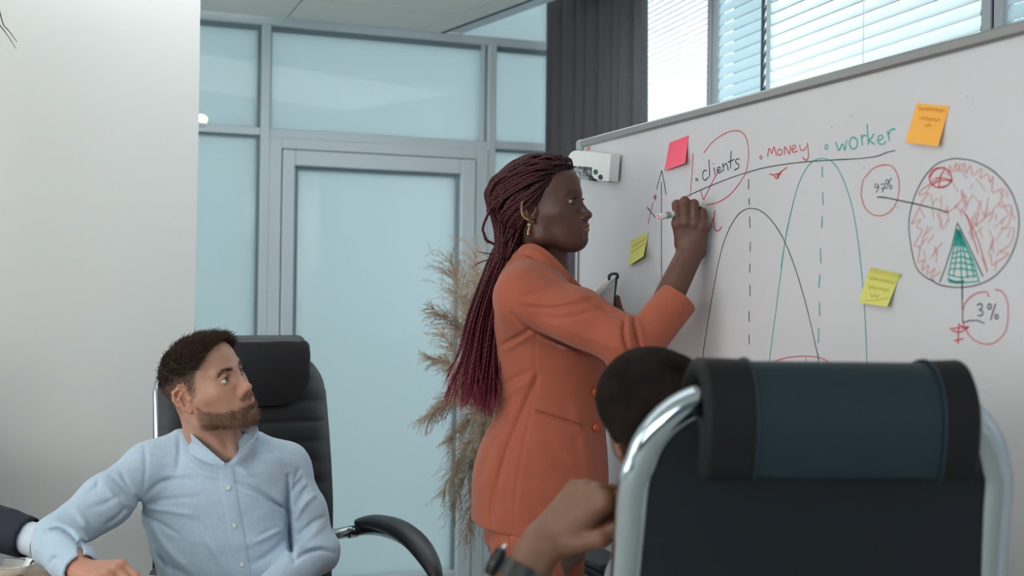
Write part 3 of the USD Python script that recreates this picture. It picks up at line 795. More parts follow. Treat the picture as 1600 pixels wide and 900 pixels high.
draw('curve', 'ink_black', [stroke([(40, 860), (48, 785), (62, 690), (90, 520), (120, 370), (150, 275), (190, 205), (225, 178), (250, 174), (280, 180), (320, 210), (365, 270), (400, 340), (440, 450), (480, 590), (510, 720), (528, 800)], w=1.6, **Cq)], 'black bell-shaped curve')
draw('curve', 'ink_teal', [stroke([(905, 835), (915, 765), (935, 650), (965, 510), (1000, 380), (1040, 295), (1082, 250), (1130, 235), (1180, 250), (1220, 300), (1260, 390), (1300, 530), (1335, 765), (1362, 1080), (1375, 1400)], w=1.7, **A),
    stroke([(314, 860), (322, 815), (345, 640), (370, 450), (395, 270), (425, 140)], w=1.7, **Cq)], 'teal bell-shaped curve')
draw('curve', 'ink_red', [stroke([(300, 835), (322, 820), (370, 797), (430, 786), (490, 785), (545, 795), (590, 825), (620, 850)], w=1.6, **Cq), stroke([(475, 790), (476, 850)], w=1.5, **Cq)], 'low red arc')
draw('number_97', 'ink_black', [stroke(p, w=1.5, **Bq) for p in ([(158, 303), (150, 302), (147, 311), (155, 316), (160, 304), (159, 320), (151, 331)], [(167, 304), (175, 302), (183, 302), (178, 316), (173, 331)], [(169, 318), (184, 315)], circ(190, 294, 5, 7), [(204, 280), (195, 300), (186, 320)], circ(202, 312, 4.5, 7))], 'black figures reading 97 percent')
draw('marker_ring', 'ink_red', [stroke([(112, 282), (140, 250), (175, 237), (208, 243), (228, 280), (230, 330), (214, 380), (180, 408), (145, 408), (115, 385), (101, 340), (105, 300), (109, 284)], w=w1, **Bq)], 'red ring around 97 percent')
draw('pointer_line', 'ink_black', [stroke([(155, 347), (180, 348), (225, 357), (300, 373), (398, 398)], w=2.2, **Bq)])
draw('pie_outline', 'ink_black', [stroke([(232, 815), (190, 800), (125, 735), (92, 600), (80, 460), (105, 330), (160, 205), (240, 110), (330, 74), (400, 72), (490, 90), (600, 150), (700, 265), (750, 410), (745, 540), (700, 670), (620, 775), (520, 835), (400, 857), (280, 845), (205, 806)], w=1.9, **Dq)], 'black circle of the pie chart')
draw('pie_wedge_edge', 'ink_black', [stroke([(268, 826), (300, 745), (340, 620), (376, 462), (440, 590), (500, 720), (532, 790)], w=1.8, smooth=False, **Dq)])
hatch = [stroke(p, w=2.4, smooth=False, **Dq) for p in (
    [(378, 505), (350, 640), (322, 780)], [(382, 505), (375, 640), (352, 790)], [(384, 505), (398, 650), (400, 800)], [(386, 505), (420, 650), (440, 800)], [(388, 510), (450, 660), (480, 800)], [(392, 515), (470, 690), (510, 825)],
    [(340, 680), (400, 668), (465, 690)], [(352, 650), (400, 632), (450, 645)], [(335, 712), (400, 705), (475, 722)], [(328, 745), (400, 742), (485, 756)], [(320, 780), (400, 798), (492, 785)], [(365, 600), (420, 590)], [(318, 812), (400, 830), (505, 820)], [(316, 800), (360, 826), (420, 824)])]
hatch += [stroke(p, w=5.5, smooth=False, **Dq) for p in ([(380, 500), (366, 560), (356, 610)], [(382, 510), (390, 560), (396, 610)], [(384, 520), (404, 570), (424, 610)], [(376, 540), (374, 600)], [(325, 818), (370, 826), (420, 824)])]
draw('pie_wedge', 'ink_teal', hatch, 'teal hatched wedge of the pie chart')
draw('pointer_line', 'ink_black', [stroke([(404, 795), (407, 870), (407, 930)], w=2.0, **Dq), stroke([(446, 640), (449, 778), (475, 770), (500, 770), (524, 780)], w=1.9, smooth=False, **Bq)])
draw('number_3', 'ink_black', [stroke(p, w=2.2, **Bq) for p in ([(498, 718), (512, 712), (516, 726), (505, 734), (517, 738), (516, 752), (500, 753)], circ(541, 722, 6, 9), [(562, 712), (553, 740), (545, 768)], circ(565, 757, 5.5, 8))], 'black figures reading 3 percent')
draw('marker_ring', 'ink_red', [stroke([(540, 690), (528, 672), (490, 680), (460, 707), (448, 745), (455, 790), (480, 830), (520, 850), (560, 845), (595, 808), (605, 750), (602, 705), (585, 672), (560, 663)], w=w1, **Bq)], 'red ring around 3 percent')
draw('scribble', 'ink_red', [stroke(p, w=2.2, **Bq) for p in ([(405, 798), (440, 795), (470, 793)], [(436, 780), (434, 815), (433, 850)], [(420, 840), (452, 832)], [(412, 804), (440, 810), (468, 790)], [(440, 786), (466, 798)])], 'red crossed scribble beside 3 percent')
# red shading of the large slice
pr = np.random.default_rng(5)
def in_pie(x, y):
    if ((x - 415) / 318) ** 2 + ((y - 462) / 375) ** 2 > 1: return False
    if y > 420 and abs(x - (376 + (y - 462) * 0.02)) < (y - 420) * 0.42 + 12: return False
    return True
sh = []
zig = [(400, 100), (372, 150), (368, 95), (350, 150), (330, 110), (318, 170), (300, 130), (260, 190), (170, 250), (140, 290), (200, 280), (168, 320), (120, 420), (96, 470), (150, 440), (128, 490), (160, 510), (112, 600), (150, 610), (132, 700), (170, 690), (160, 750), (200, 720), (190, 780), (240, 740), (215, 800), (275, 760)]
sh.append(stroke(zig, w=1.7, **Dq))
zig = [(380, 95), (395, 150), (420, 95), (430, 160), (455, 110), (470, 170), (525, 130), (515, 190), (560, 165), (575, 215), (595, 180), (590, 275), (655, 255), (635, 360), (705, 360), (690, 470), (640, 500), (720, 500), (700, 590), (640, 640), (690, 650), (620, 700), (590, 720), (580, 650)]
sh.append(stroke(zig, w=1.7, **Dq))
n_ = 0
while n_ < 70:
    x, y = pr.uniform(100, 740), pr.uniform(90, 800)
    a = pr.normal(-1.1, 0.22) if pr.random() < .6 else pr.normal(1.15, .2)
    L = pr.uniform(40, 130)
    x2, y2 = x + L * math.cos(a), y + L * math.sin(a)
    if in_pie(x, y) and in_pie(x2, y2) and in_pie((x + x2) / 2, (y + y2) / 2):
        sh.append(stroke([(x, y), ((x + x2) / 2 + pr.normal(0, 4), (y + y2) / 2), (x2, y2)], w=1.3, **Dq)); n_ += 1
draw('pie_shading', 'ink_red_faint', sh, 'faint red hatching inside the pie chart')
draw('pie_slope', 'ink_red', [stroke(p, w=1.5, **Dq) for p in ([(400, 380), (440, 440), (470, 540), (505, 655)], [(430, 410), (500, 560), (560, 765)], [(300, 400), (320, 392), (318, 384)])])
draw('scribble', 'ink_red', [stroke(circ(272, 186, 68, 62), w=2.0, **Dq)] + [stroke(p, w=2.0, **Dq) for p in ([(205, 190), (240, 140), (300, 122)], [(300, 130), (275, 180), (262, 245)], [(215, 235), (270, 205), (340, 205)], [(240, 190), (300, 190), (345, 208)], [(265, 245), (310, 235), (345, 206)], [(330, 140), (345, 206)])], 'dense red scribble in the upper part of the pie')
draw('pen_stroke', 'ink_black', [stroke([(575, 420), (580, 500), (560, 560), (540, 640)], o=(890, 200), s=1 / 22.5, w=1.8)])
draw('letter_p', 'ink_red', [stroke([(575, 830), (640, 720), (690, 660), (735, 700), (700, 770), (655, 740)], o=(890, 200), s=1 / 22.5, w=2.0)])
# specks
sp = []
for x, y in ((1541, 612), (1403, 324), (998, 282), (1350, 262), (1300, 198), (1512, 150), (1520, 162), (1330, 182)):
    sp.append(stroke([(x - .6, y), (x + .6, y + .5)], w=1.3))
draw('speck', 'ink_black', sp)

# sticky notes
def sticky(name, m, quad, label, lift, fold=0.0, marks=(), ink=None, dx=0.0):
    """A curled paper square: quad is top-left, top-right, bottom-right, bottom-left in the photograph; lift raises the lower edge."""
    tl, tr, br, bl = [np.array(q, float) for q in quad]
    n = 14; V = []
    for j in range(n):
        v = j / (n - 1)
        for i in range(n):
            u = i / (n - 1)
            q = (tl * (1 - u) + tr * u) * (1 - v) + (bl * (1 - u) + br * u) * v
            off = 0.0008 + lift * (max(0, v - .12) / .88) ** 1.7 * (0.75 + dx * (u - .5)) + fold * max(0, .16 - v) / .16
            V.append(on_plane(q[0], q[1], BO + BN * off, BN))
    V = np.array(V); k = n * n
    # the lifted edge keeps its place in the picture through the paper's own plane
    I, J = np.meshgrid(np.arange(n - 1), np.arange(n - 1), indexing='ij')
    q = np.stack([I * n + J, I * n + J + 1, (I + 1) * n + J + 1, (I + 1) * n + J], -1).reshape(-1, 4)
    f = np.vstack([q[:, [0, 1, 2]], q[:, [0, 2, 3]]])
    mm = trimesh.Trimesh(V, f, process=False)
    nr = mm.vertex_normals
    if nr.mean(0) @ BN < 0: f = f[:, ::-1]; nr = -nr
    V2 = np.vstack([V, V - BN * 0.0005]); f2 = np.vstack([f, f[:, ::-1] + k])
    for r in ([a * n for a in range(n)], [a * n + n - 1 for a in range(n)], list(range(n)), [(n - 1) * n + a for a in range(n)]):
        f2 = np.vstack([f2, [(x, y, y + k) for x, y in zip(r[:-1], r[1:])], [(x, y + k, x + k) for x, y in zip(r[:-1], r[1:])]])
    t = thing(name, label, 'sticky note')
    obj('sheet', trimesh.Trimesh(V2, f2, process=False), m, t, smooth=40)
    if len(marks):
        ms = []
        for mk in marks:
            P = []
            for u, v in catmull(np.array([(a, b, 0) for a, b in mk], float), 5 * len(mk))[:, :2]:
                q = (tl * (1 - u) + tr * u) * (1 - v) + (bl * (1 - u) + br * u) * v
                off = 0.0012 + lift * (max(0, v - .12) / .88) ** 1.7 * (0.75 + dx * (u - .5)) + fold * max(0, .16 - v) / .16
                P.append(on_plane(q[0], q[1], BO + BN * off, BN))
            ms.append(ribbon(P, 0.0012))
        obj('handwriting', cat(ms), ink, t)
def squig(v, u0, u1, n, amp, seed):
    r = np.random.default_rng(seed)
    return [(u, v + amp * (1 if i % 2 else -1) * r.uniform(.5, 1)) for i, u in enumerate(np.linspace(u0, u1, n))]
sticky('sticky_note', 'note_pink', [(1046, 223), (1076, 211.5), (1070.5, 255), (1038, 267)], 'pink sticky note left of the word clients', 0.012, dx=.5)
sticky('sticky_note', 'note_orange', [(1432.5, 161), (1483.5, 166), (1465.5, 229), (1414, 222.5)], 'orange sticky note right of the word worker', 0.012, marks=[squig(.12, .1, .9, 16, .05, 1), squig(.36, .2, .85, 12, .05, 2), squig(.52, .45, .62, 4, .05, 3)], ink='ink_pencil_orange')
sticky('sticky_note', 'note_green', [(986, 376), (1013.5, 362.5), (1005, 401), (981.5, 416)], 'small yellow-green sticky note beside the standing person\'s chin', 0.014, marks=[[(.1, .3), (.9, .22)], [(.1, .5), (.9, .42)]], ink='ink_pencil', dx=.6)
sticky('sticky_note', 'note_green', [(1359.5, 418), (1407, 428), (1386, 479.5), (1341, 473)], 'yellow-green sticky note below the ringed 97 percent', 0.014, fold=0.004, marks=[squig(.28, .08, .95, 15, .05, 4), squig(.52, .15, .85, 12, .06, 5), squig(.74, .3, .6, 5, .06, 6), [(.2, .92), (.5, .86), (.95, .74)]], ink='ink_pencil')

# magnetic marker holder
h = thing('marker_holder', 'white magnetic holder with a marker on the whiteboard\'s upper left corner', 'marker holder')
def hp(cx, cy): return (889 + cx / 11.245, 220 + (cy - 0) / 11.25)    # crop (880,220)-(970,300), 11.245 per px
def hq(cx, cy): return 880 + cx / 11.245, 220 + cy / 11.25
def plate(pts, d0, d1):
    P = np.array([on_plane(*hq(*p), BO + BN * d1, BN) for p in pts]) - BO
    poly = Polygon(np.c_[P @ (-BD), P[:, 2]])
    m = extrude(poly, d1 - d0); m.apply_transform(frame_of(-BD, UP, BN, BO + BN * d0)); return m
rise = lambda c, r0, a0, a1, n=8: [(c[0] + r0 * math.cos(a), c[1] + r0 * math.sin(a)) for a in np.linspace(a0, a1, n)]
obj('back_plate', plate([(360, 180), (690, 205), (850, 240), (800, 730), (480, 660), (300, 480)], 0.0, 0.008), 'plastic_grey', h)
body_o = rise((230, 310), 140, math.pi * .62, math.pi * 1.5) + [(520, 200), (840, 235), (800, 712), (620, 700)] + rise((615, 570), 112, math.pi * .55, math.pi * .95) + [(508, 465), (240, 442)]
obj('body', plate(body_o, 0.008, 0.034), 'plastic_white', h, smooth=30)
obj('green_dot', plate(circ(566, 548, 38, 46, 20, 0, 1.0)[:-1], 0.034, 0.0352), 'dot_green', h)
obj('dark_dot', plate(circ(650, 640, 38, 46, 20, 0, 1.0)[:-1], 0.034, 0.0352), 'dot_dark', h)
def rod(p0, p1, r, d): return tube([on_plane(*hq(*p0), BO + BN * d, BN), on_plane(*hq(*p1), BO + BN * d, BN)], r, 12)
mk = thing('marker_pen', 'grey marker pen clipped in the white holder', 'marker pen')
obj('barrel', rod((225, 505), (400, 540), 0.0062, 0.02), 'plastic_grey', mk, smooth=40)
obj('cap', rod((400, 540), (520, 560), 0.0068, 0.02), 'plastic_grey', mk, smooth=40)
obj('band', rod((392, 536), (418, 544), 0.0072, 0.02), 'frame_gap', mk, smooth=40)
obj('clip', rod((380, 470), (425, 600), 0.0014, 0.029), 'dot_dark', mk, smooth=40)
mk = thing('marker_pen', 'greenish marker pen under the grey one in the holder', 'marker pen')
obj('barrel', rod((300, 625), (480, 655), 0.006, 0.012), 'frosted', mk, smooth=40)
obj('cap', rod((480, 655), (560, 668), 0.0066, 0.012), 'dot_dark', mk, smooth=40)
# ================================================================== executive chairs
def make_chair(label, loc, rotz, top=1.26, mid_look='leather_roll', end_look='leather_black', pad=False):
    """Faces local +y; x to its left-right; the seat's middle is the origin."""
    t = thing('office_chair', label, 'chair', loc, rotz)
    H = top - 0.045                                                   # top of the tube arcs
    def by(z):                                                        # the back leans and bows
        h = (z - 0.5) / (H - 0.5)
        return -0.25 - 0.07 * h + 0.035 * math.sin(h * math.pi)
    wz = np.interp
    hw = lambda z: np.interp(z, [0.45, 0.8, H], [0.236, 0.238, 0.228] if pad else [0.254, 0.248, 0.228])
    # chrome loop
    R = 0.105; P = []
    for z in np.linspace(0.46, H - R, 16): P.append((-hw(z), by(z), z))
    for a in np.linspace(math.pi, math.pi / 2, 9)[1:]: P.append((-hw(H) + R + R * math.cos(a), by(H - R + R * math.sin(a)), H - R + R * math.sin(a)))
    P = P + [(-x, y, z) for x, y, z in P[::-1]]
    P = catmull(np.array(P), 150)
    P = P - np.array([0, .022 if pad else 0, 0])
    obj('tube_frame', tube(P, 0.013 if pad else 0.017, 14, up=(0, 1, 0), r2=0.012 if pad else 0.0215), 'chrome', t, smooth=40)
    # padded back: ribs on the front, plain leather behind
    def grid(front):
        zs = np.linspace(0.47, H - 0.012, 110); n = 41; V = []
        for z in zs:
            h = hw(z) + ((0.004 if pad else 0.016) if front else -0.012)
            over = max(0.0, z - (H - R))
            if over > 0: h = hw(H) - R + math.sqrt(max(R * R - over * over, 1e-6)) + ((0.004 if pad else 0.016) if front else -0.012)
            for u in np.linspace(-1, 1, n):
                y = by(z)
                if front:
                    rib = abs(math.sin((z - 0.47) / 0.056 * math.pi)) ** 0.22
                    y += 0.022 + (0.008 * rib + 0.016) * (1 - u ** 8) - 0.010 * u * u
                else:
                    y += -0.005 - 0.010 * (1 - u ** 4) - 0.008 * math.sin((z - 0.47) / 0.75 * math.pi)
                V.append((u * h, y, z))
        return np.array(V), len(zs), n
    A, m, n = grid(True); B, _, _ = grid(False)
    I, J = np.meshgrid(np.arange(m - 1), np.arange(n - 1), indexing='ij')
    q = np.stack([I * n + J, I * n + J + 1, (I + 1) * n + J + 1, (I + 1) * n + J], -1).reshape(-1, 4)
    f = np.vstack([q[:, [0, 2, 1]], q[:, [0, 3, 2]]])
    def solid(A, B, fa):
        k = len(A); F2 = [fa, fa[:, ::-1] + k]
        rim = [i * n for i in range(m)] + [(m - 1) * n + j for j in range(1, n)] + [i * n + n - 1 for i in range(m - 2, -1, -1)] + [j for j in range(n - 2, 0, -1)]
        for x, y in zip(rim, rim[1:] + rim[:1]): F2.append([(x, y, y + k), (x, y + k, x + k)])
        mm = trimesh.Trimesh(np.vstack([A, B]), np.vstack(F2), process=False)
        if mm.volume < 0: mm.invert()
        return mm
    mid = A.copy(); mid[:, 1] = (A[:, 1] * .25 + B[:, 1] * .75)
    obj('back_cushion', solid(A, mid, f), 'leather', t, smooth=50)
    obj('back_panel', solid(mid + [0, -0.0005, 0], B, f), 'leather_back', t, smooth=50)
    # headrest: a roll of leather over the top of the back
    yb = by(H)
    sec = []
    prof = [(0.100, -0.080), (0.112, -0.04), (0.100, 0.030), (0.058, 0.066), (0.0, 0.080), (-0.045, 0.068), (-0.070, 0.03), (-0.070, -0.015), (-0.058, -0.054), (-0.041, -0.054), (-0.044, -0.015), (-0.036, 0.008), (0.026, 0.010), (0.034, -0.04), (0.048, -0.09), (0.078, -0.102)]
    pr = catmull(np.array([(a, b, 0) for a, b in prof + prof[:1]]), 90)[:-1, :2]
    pr = pr * [0.92, 1.0]
    def roll(x0, x1, grow0, grow1, nx=14, open_end=0):
        V = []
        rows = [(x0 + (x1 - x0) * u, grow0 + (grow1 - grow0) * u) for u in np.linspace(0, 1, nx)]
        if open_end < 0: rows = [(x0 + .035, .60), (x0 + .004, .66), (x0 - .004, .78), (x0 - .006, .92)] + rows
        if open_end > 0: rows = rows + [(x1 + .006, .92), (x1 + .004, .78), (x1 - .004, .66), (x1 - .035, .60)]
        nx = len(rows)
        for x, g in rows:
            for a, b in pr:
                c0 = np.array([0.0, -0.03])
                k = g
                V.append((x, yb + (a * k), H - 0.035 + (b + .0) * k + (0.0)))
        k = len(pr); Fc = []
        for i in range(nx - 1):
            for j in range(k):
                a, b = i * k + j, i * k + (j + 1) % k
                Fc += [(a, b, b + k), (a, b + k, a + k)]
        V = np.array(V)
        poly = Polygon(pr)
        _, tri = trimesh.creation.triangulate_polygon(poly, engine='earcut')
        Fc = np.array(Fc); base = (nx - 1) * k
        Fc = np.vstack([Fc, tri[:, ::-1], tri + base])
        mm = trimesh.Trimesh(V, Fc, process=False)
        if mm.volume < 0: mm.invert()
        return mm
    hw_ = 0.160
    if pad:                                                           # seen from the front: one smooth cushion with round lower corners
        cl = Clay((-.20, yb - .03, H - .22), (.20, yb + .15, H + .07), .006)
        cl.ell((0, yb + .058, H - .055), (.300, .052, .165), k=.001)
        Xc = cl.window(cl.lo, cl.lo + cl.h * cl.n, 0)[1]
        u, v = Xc[..., 0], Xc[..., 2]
        z0, z1, r = H - .140, H + .040, .080
        cx, cz = np.abs(u) - (.166 - r), np.where(v < (z0 + z1) / 2, (z0 + r) - v, v - (z1 - .02))
        rr = np.where(v < (z0 + z1) / 2, r, .02)
        cx = np.abs(u) - (.166 - rr)
        dd = np.hypot(np.maximum(cx, 0), np.maximum(cz, 0)) + np.minimum(np.maximum(cx, cz), 0) - rr
        cl.F = np.maximum(cl.F, dd.astype(np.float32))
        cl.cap((-.155, yb + .02, H + .030), (.155, yb + .02, H + .030), .020, k=.02)
        obj('headrest', cl.mesh(), 'leather', t, smooth=True)
        q = [(.168, 0.03), (.168, -.05), (.163, -.085), (.140, -.122), (.09, -.140), (0, -.143)]
        q = q + [(-a, b) for a, b in q[-2::-1]]
        q = catmull([(a, yb + .045, H + b) for a, b in q], 60)
        obj('piping', tube(q, .0035, 6), 'leather', t, smooth=True)
        seat_only = True
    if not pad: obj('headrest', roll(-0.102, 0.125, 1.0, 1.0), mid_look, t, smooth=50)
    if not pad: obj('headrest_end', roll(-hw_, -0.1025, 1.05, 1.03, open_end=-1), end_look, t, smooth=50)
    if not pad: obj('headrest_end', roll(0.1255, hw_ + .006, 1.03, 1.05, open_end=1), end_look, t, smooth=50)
    for x in (() if pad else (-0.1025, 0.1255)):
        q = np.array([(x, yb + a * 1.035, H - 0.035 + b * 1.035) for a, b in pr] + [(x, yb + pr[0][0] * 1.035, H - 0.035 + pr[0][1] * 1.035)])
        obj('seam', tube(q, 0.0022, 6, caps=False), mid_look, t, smooth=True)
    # seat, mechanism, star base, casters
    seat = Clay((-0.30, -0.30, 0.36), (0.30, 0.31, 0.54), 0.011)
    seat.ell((0, 0.0, 0.45), (0.275, 0.275, 0.062)).ell((0, 0.2, 0.455), (0.255, 0.085, 0.05), k=.04)
    obj('seat', seat.mesh(), 'leather', t, smooth=True)
    obj('gas_column', tube([(0, 0, 0.10), (0, 0, 0.40)], 0.027, 14), 'chrome', t, smooth=40)
    obj('tilt_mechanism', boxm((-.1, -.16, .365), (.1, .12, .41), .015), 'black_plastic', t)
    for k in range(5):
        a = 2 * math.pi * k / 5 + .3
        d = np.array([math.cos(a), math.sin(a), 0])
        lg = obj('base_arm', tube([d * .02 + UP * .125, d * .18 + UP * .115, d * .31 + UP * .085], [.024, .02, .014], 10, r2=[.03, .024, .017]), 'chrome', t, smooth=40)
        s_ = np.cross(d, UP)
        obj('caster', cat([disc_at(d * .31 + UP * .03 + s_ * .014, s_, .03, .018), disc_at(d * .31 + UP * .03 - s_ * .014, s_, .03, .018), tube([d * .31 + UP * .03, d * .31 + UP * .085], .008, 8)]), 'black_plastic', lg)
    # armrests
    for s in (-1, 1):
        ax_ = np.array([-.045 if pad else 0.0, 0, -.085 if pad and s > 0 else 0.0])
        Q = catmull([(s * .232, -.262, .700)] + [tuple(ax_ + q_) for q_ in np.array([(s * .262, -.235, .715), (s * .300, -.15, .728), (s * .318, -.02, .722), (s * .322, .10, .688), (s * .315, .19, .630), (s * .292, .22, .54), (s * .25, .18, .44), (s * .19, .10, .405)])], 66)
        ar = obj('armrest', tube(Q, 0.010, 10, up=(s, 0, .15), r2=0.016), 'chrome', t, smooth=40)
        pd = Q[9:41] + UP * .018
        r = np.sin(np.linspace(0.12, math.pi - .12, len(pd))) ** .4
        obj('arm_pad', tube(pd + UP * .004, 0.034 * r, 14, up=(s, 0, 0.1), r2=0.024 * r), 'leather', ar, smooth=60)
        obj('bolt', disc_at(ax_ + (s * .262, -.245, .705), (s, -.3, 0), .012, .03, 12), 'chrome', ar)
    return t
ca_loc = W(379, 560, 3.36); ca_yaw = math.radians(180 + 30)
bk = np.array([math.sin(ca_yaw), -math.cos(ca_yaw), 0])                # local -y in the world
make_chair('black ribbed leather office chair behind the person in the blue shirt', (ca_loc[0] - bk[0] * .31, ca_loc[1] - bk[1] * .31, 0), ca_yaw, 1.262, pad=True)
fb_loc = W(1284, 700, 1.52); fb_yaw = math.radians(4)
bk = np.array([math.sin(fb_yaw), -math.cos(fb_yaw), 0])
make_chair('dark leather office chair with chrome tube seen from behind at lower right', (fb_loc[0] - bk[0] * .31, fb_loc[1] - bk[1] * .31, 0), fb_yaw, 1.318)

# ================================================================== conference table
TZ = 0.76
tc = np.array([-1.33, 2.07]); ta = math.radians(-7)
ang = np.linspace(0, 2 * math.pi, 72, endpoint=False)
ex = np.sign(np.cos(ang)) * np.abs(np.cos(ang)) ** .75 * 1.36, np.sign(np.sin(ang)) * np.abs(np.sin(ang)) ** .75 * 0.70
ov = Polygon(np.c_[tc[0] + ex[0] * math.cos(ta) - ex[1] * math.sin(ta), tc[1] + ex[0] * math.sin(ta) + ex[1] * math.cos(ta)])
tb = thing('conference_table', 'pale wooden conference table at the lower left corner', 'table', (0, 0, 0))
m = extrude(ov, 0.028); m.apply_translation((0, 0, TZ - 0.028)); obj('tabletop', m, 'wood', tb, smooth=40)
m = extrude(ov.buffer(-.03), 0.02); m.apply_translation((0, 0, TZ - 0.048)); obj('edge_band', m, 'wood', tb)
for s in (-.75, .75):
    c_ = tc + s * np.array([math.cos(ta), math.sin(ta)])
    obj('pedestal', boxm((c_[0] - .05, c_[1] - .22, .04), (c_[0] + .05, c_[1] + .22, TZ - .045), .01), 'wood', tb)
    obj('foot', boxm((c_[0] - .08, c_[1] - .34, 0), (c_[0] + .08, c_[1] + .34, .045), .012), 'wood', tb)
gp = on_plane(13, 898, np.array([0, 0, TZ]), UP)
t = thing('glass_bowl', 'clear low glass bowl on the table at the lower left corner', 'bowl', gp)
obj('bowl', lathe([(0, .0), (.034, .0), (.042, .004), (.053, .022), (.056, .026), (.0575, .0255), (.055, .020), (.044, .0055), (.035, .0045), (0, .0045)], 48), 'clear_glass', t, smooth=60)

# ================================================================== pampas grass in a floor vase
vp = W(790, 700, 4.25); vp[2] = 0
v = thing('floor_vase', 'tall pale floor vase holding dried pampas grass', 'vase', vp)
obj('body', lathe([(a_ * .85, b_ * .65) for a_, b_ in ((0, 0), (.10, 0), (.125, .05), (.14, .18), (.125, .34), (.085, .46), (.075, .52), (.085, .55), (.078, .55), (.068, .52), (.076, .46), (.115, .34), (.128, .18), (.11, .06), (0, .02))], 40), 'vase', v, smooth=50)
PY = 4.25
plumes = [  # tip and root pixels, depth offset, fullness, droop
    ((703, 402), (752, 640), .05, 1.0), ((742, 392), (764, 640), .12, .9), ((722, 430), (752, 650), -.05, 1.0), ((676, 482), (745, 560), .0, .8),
    ((668, 560), (742, 600), .06, 1.0), ((690, 520), (748, 640), -.1, .9), ((680, 640), (752, 610), .02, 1.1), ((664, 655), (742, 612), -.08, .9),
    ((760, 430), (770, 640), .2, 1.0), ((778, 620), (752, 690), -.05, 1.2), ((700, 690), (758, 640), .05, 1.0), ((693, 768), (757, 670), .0, 1.0), ((706, 790), (762, 690), .1, .8),
    ((730, 600), (762, 760), -.15, 1.3), ((757, 560), (766, 760), -.1, 1.3), ((728, 840), (760, 720), -.05, .8), ((745, 700), (770, 800), .15, 1.0), ((735, 480), (760, 700), .0, 1.1), ((775, 700), (768, 830), -.1, 1.1)]
pg = np.random.default_rng(11)
gather = vp + UP * .35
for i, (tip, root, dd, full) in enumerate(plumes):
    tp, rt = W(tip[0], tip[1], PY + dd), W(root[0], root[1], PY + dd * .5)
    g = thing('pampas_grass', 'dried beige pampas plume in the floor vase behind the person in the orange suit', 'dried grass', (0, 0, 0), group='pampas plumes in the vase')
    vin = gather + np.array([pg.uniform(-.04, .04), pg.uniform(-.04, .04), -.0])
    drop = rt[2] > tp[2]
    stem = catmull([vin - UP * .25 + (vp - vin) * [.6, .6, 0], vin, (vin + rt) / 2 + UP * .03, rt], 24)
    obj('stem', tube(stem, 0.0022, 6), 'straw', g, smooth=True)
    L = np.linalg.norm(tp - rt)
    mid = (rt + tp) / 2 + UP * (.10 * L)
    ax = catmull([rt, mid, tp], 40)
    T = np.gradient(ax, axis=0); T /= np.linalg.norm(T, axis=1, keepdims=True)
    st = []
    nst = int(70 * full)
    for q in range(nst):
        u = pg.random() ** .8; k = min(int(u * 39), 38)
        p, tdir = ax[k], T[k]
        rd = pg.normal(size=3); rd -= tdir * (rd @ tdir); rd /= np.linalg.norm(rd)
        l = L * (0.34 - .2 * u) * pg.uniform(.5, 1.25) + .02
        d0 = unit(tdir * 1.5 + rd * .8)
        w = np.linspace(0, 1, 6)[:, None]
        twig = p + d0 * l * w + rd * l * .10 * w ** 2 - UP * l * .30 * w ** 2
        st.append(twig)
        for e in range(6):                                            # fine hairs along each twig
            kk = 1 + e % 5; b = twig[kk]
            hd = unit(d0 + pg.normal(size=3) * .55 - UP * .25); hl = l * pg.uniform(.18, .4)
            ww = np.linspace(0, 1, 3)[:, None]
            st.append(b + hd * hl * ww - UP * hl * .2 * ww ** 2)
    st.append(ax)
    curves('plume', st, 0.0021, 'pampas' if i % 3 else 'pampas_dark', g)

# dry leaves reaching in at the upper left
lv = W(-60, 60, 3.3); lv[2] = 0
v = thing('floor_vase', 'slim floor vase outside the left edge with long dry leaves', 'vase', lv)
obj('body', lathe([(0, 0), (.08, 0), (.095, .05), (.09, .3), (.06, .5), (.07, .55), (.06, .55), (.05, .5), (.078, .3), (.08, .06), (0, .02)], 32), 'vase', v, smooth=50)
for i, (a, b) in enumerate((((-30, 20), (25, 76)), ((-20, 30), (27, 66)), ((-40, 20), (-2, 28)), ((-30, 60), (-10, 90)))):
    g = thing('dry_leaf', ('longest of the thin dry leaf tips at the upper left edge', 'thin dry leaf tip just above the longest one at the upper left edge', 'short dry leaf tip highest at the left edge of the picture', 'short dry leaf tip lowest at the left edge near the upper corner')[i], 'leaf', (0, 0, 0), group='thin dry leaves at the upper left')
    P = catmull([lv + UP * .3, lv + UP * 1.3 + np.array([-.03 + .02 * i, 0, 0]), W(a[0], a[1], 3.3), W((a[0] + b[0]) / 2 + 4, (a[1] + b[1]) / 2 - 6, 3.3), W(b[0], b[1], 3.3)], 50)
    obj('blade', tube(P, np.linspace(.0035, .0008, 50), 6, r2=np.linspace(.0012, .0006, 50)), 'leaf_dry', g, smooth=True)

# dark low cabinet under the board, behind the standing person
cp = W(948, 870, 3.12); 
t = thing('side_cabinet', 'dark low cabinet behind the standing person\'s trousers', 'cabinet', (cp[0], cp[1], 0), rotz=math.atan2(BD[1], BD[0]) - math.pi / 2)
ctop = 0.735
obj('body', boxm((-.075, -.13, .03), (.02, .13, ctop - .02), .004), 'cabinet_dark', t)
obj('top', boxm((-.08, -.135, ctop - .02), (.024, .135, ctop), .004), 'cabinet_dark', t)
for k in range(3):
    z0 = .06 + k * .215
    dr = obj('drawer', boxm((-.087, -.125, z0), (-.075, .125, z0 + .205), .003), 'cabinet_dark', t)
    obj('handle', tube([(-.091, -.06, z0 + .16), (-.105, -.05, z0 + .16), (-.105, .05, z0 + .16), (-.091, .06, z0 + .16)], .004, 8), 'steel', dr, smooth=40)
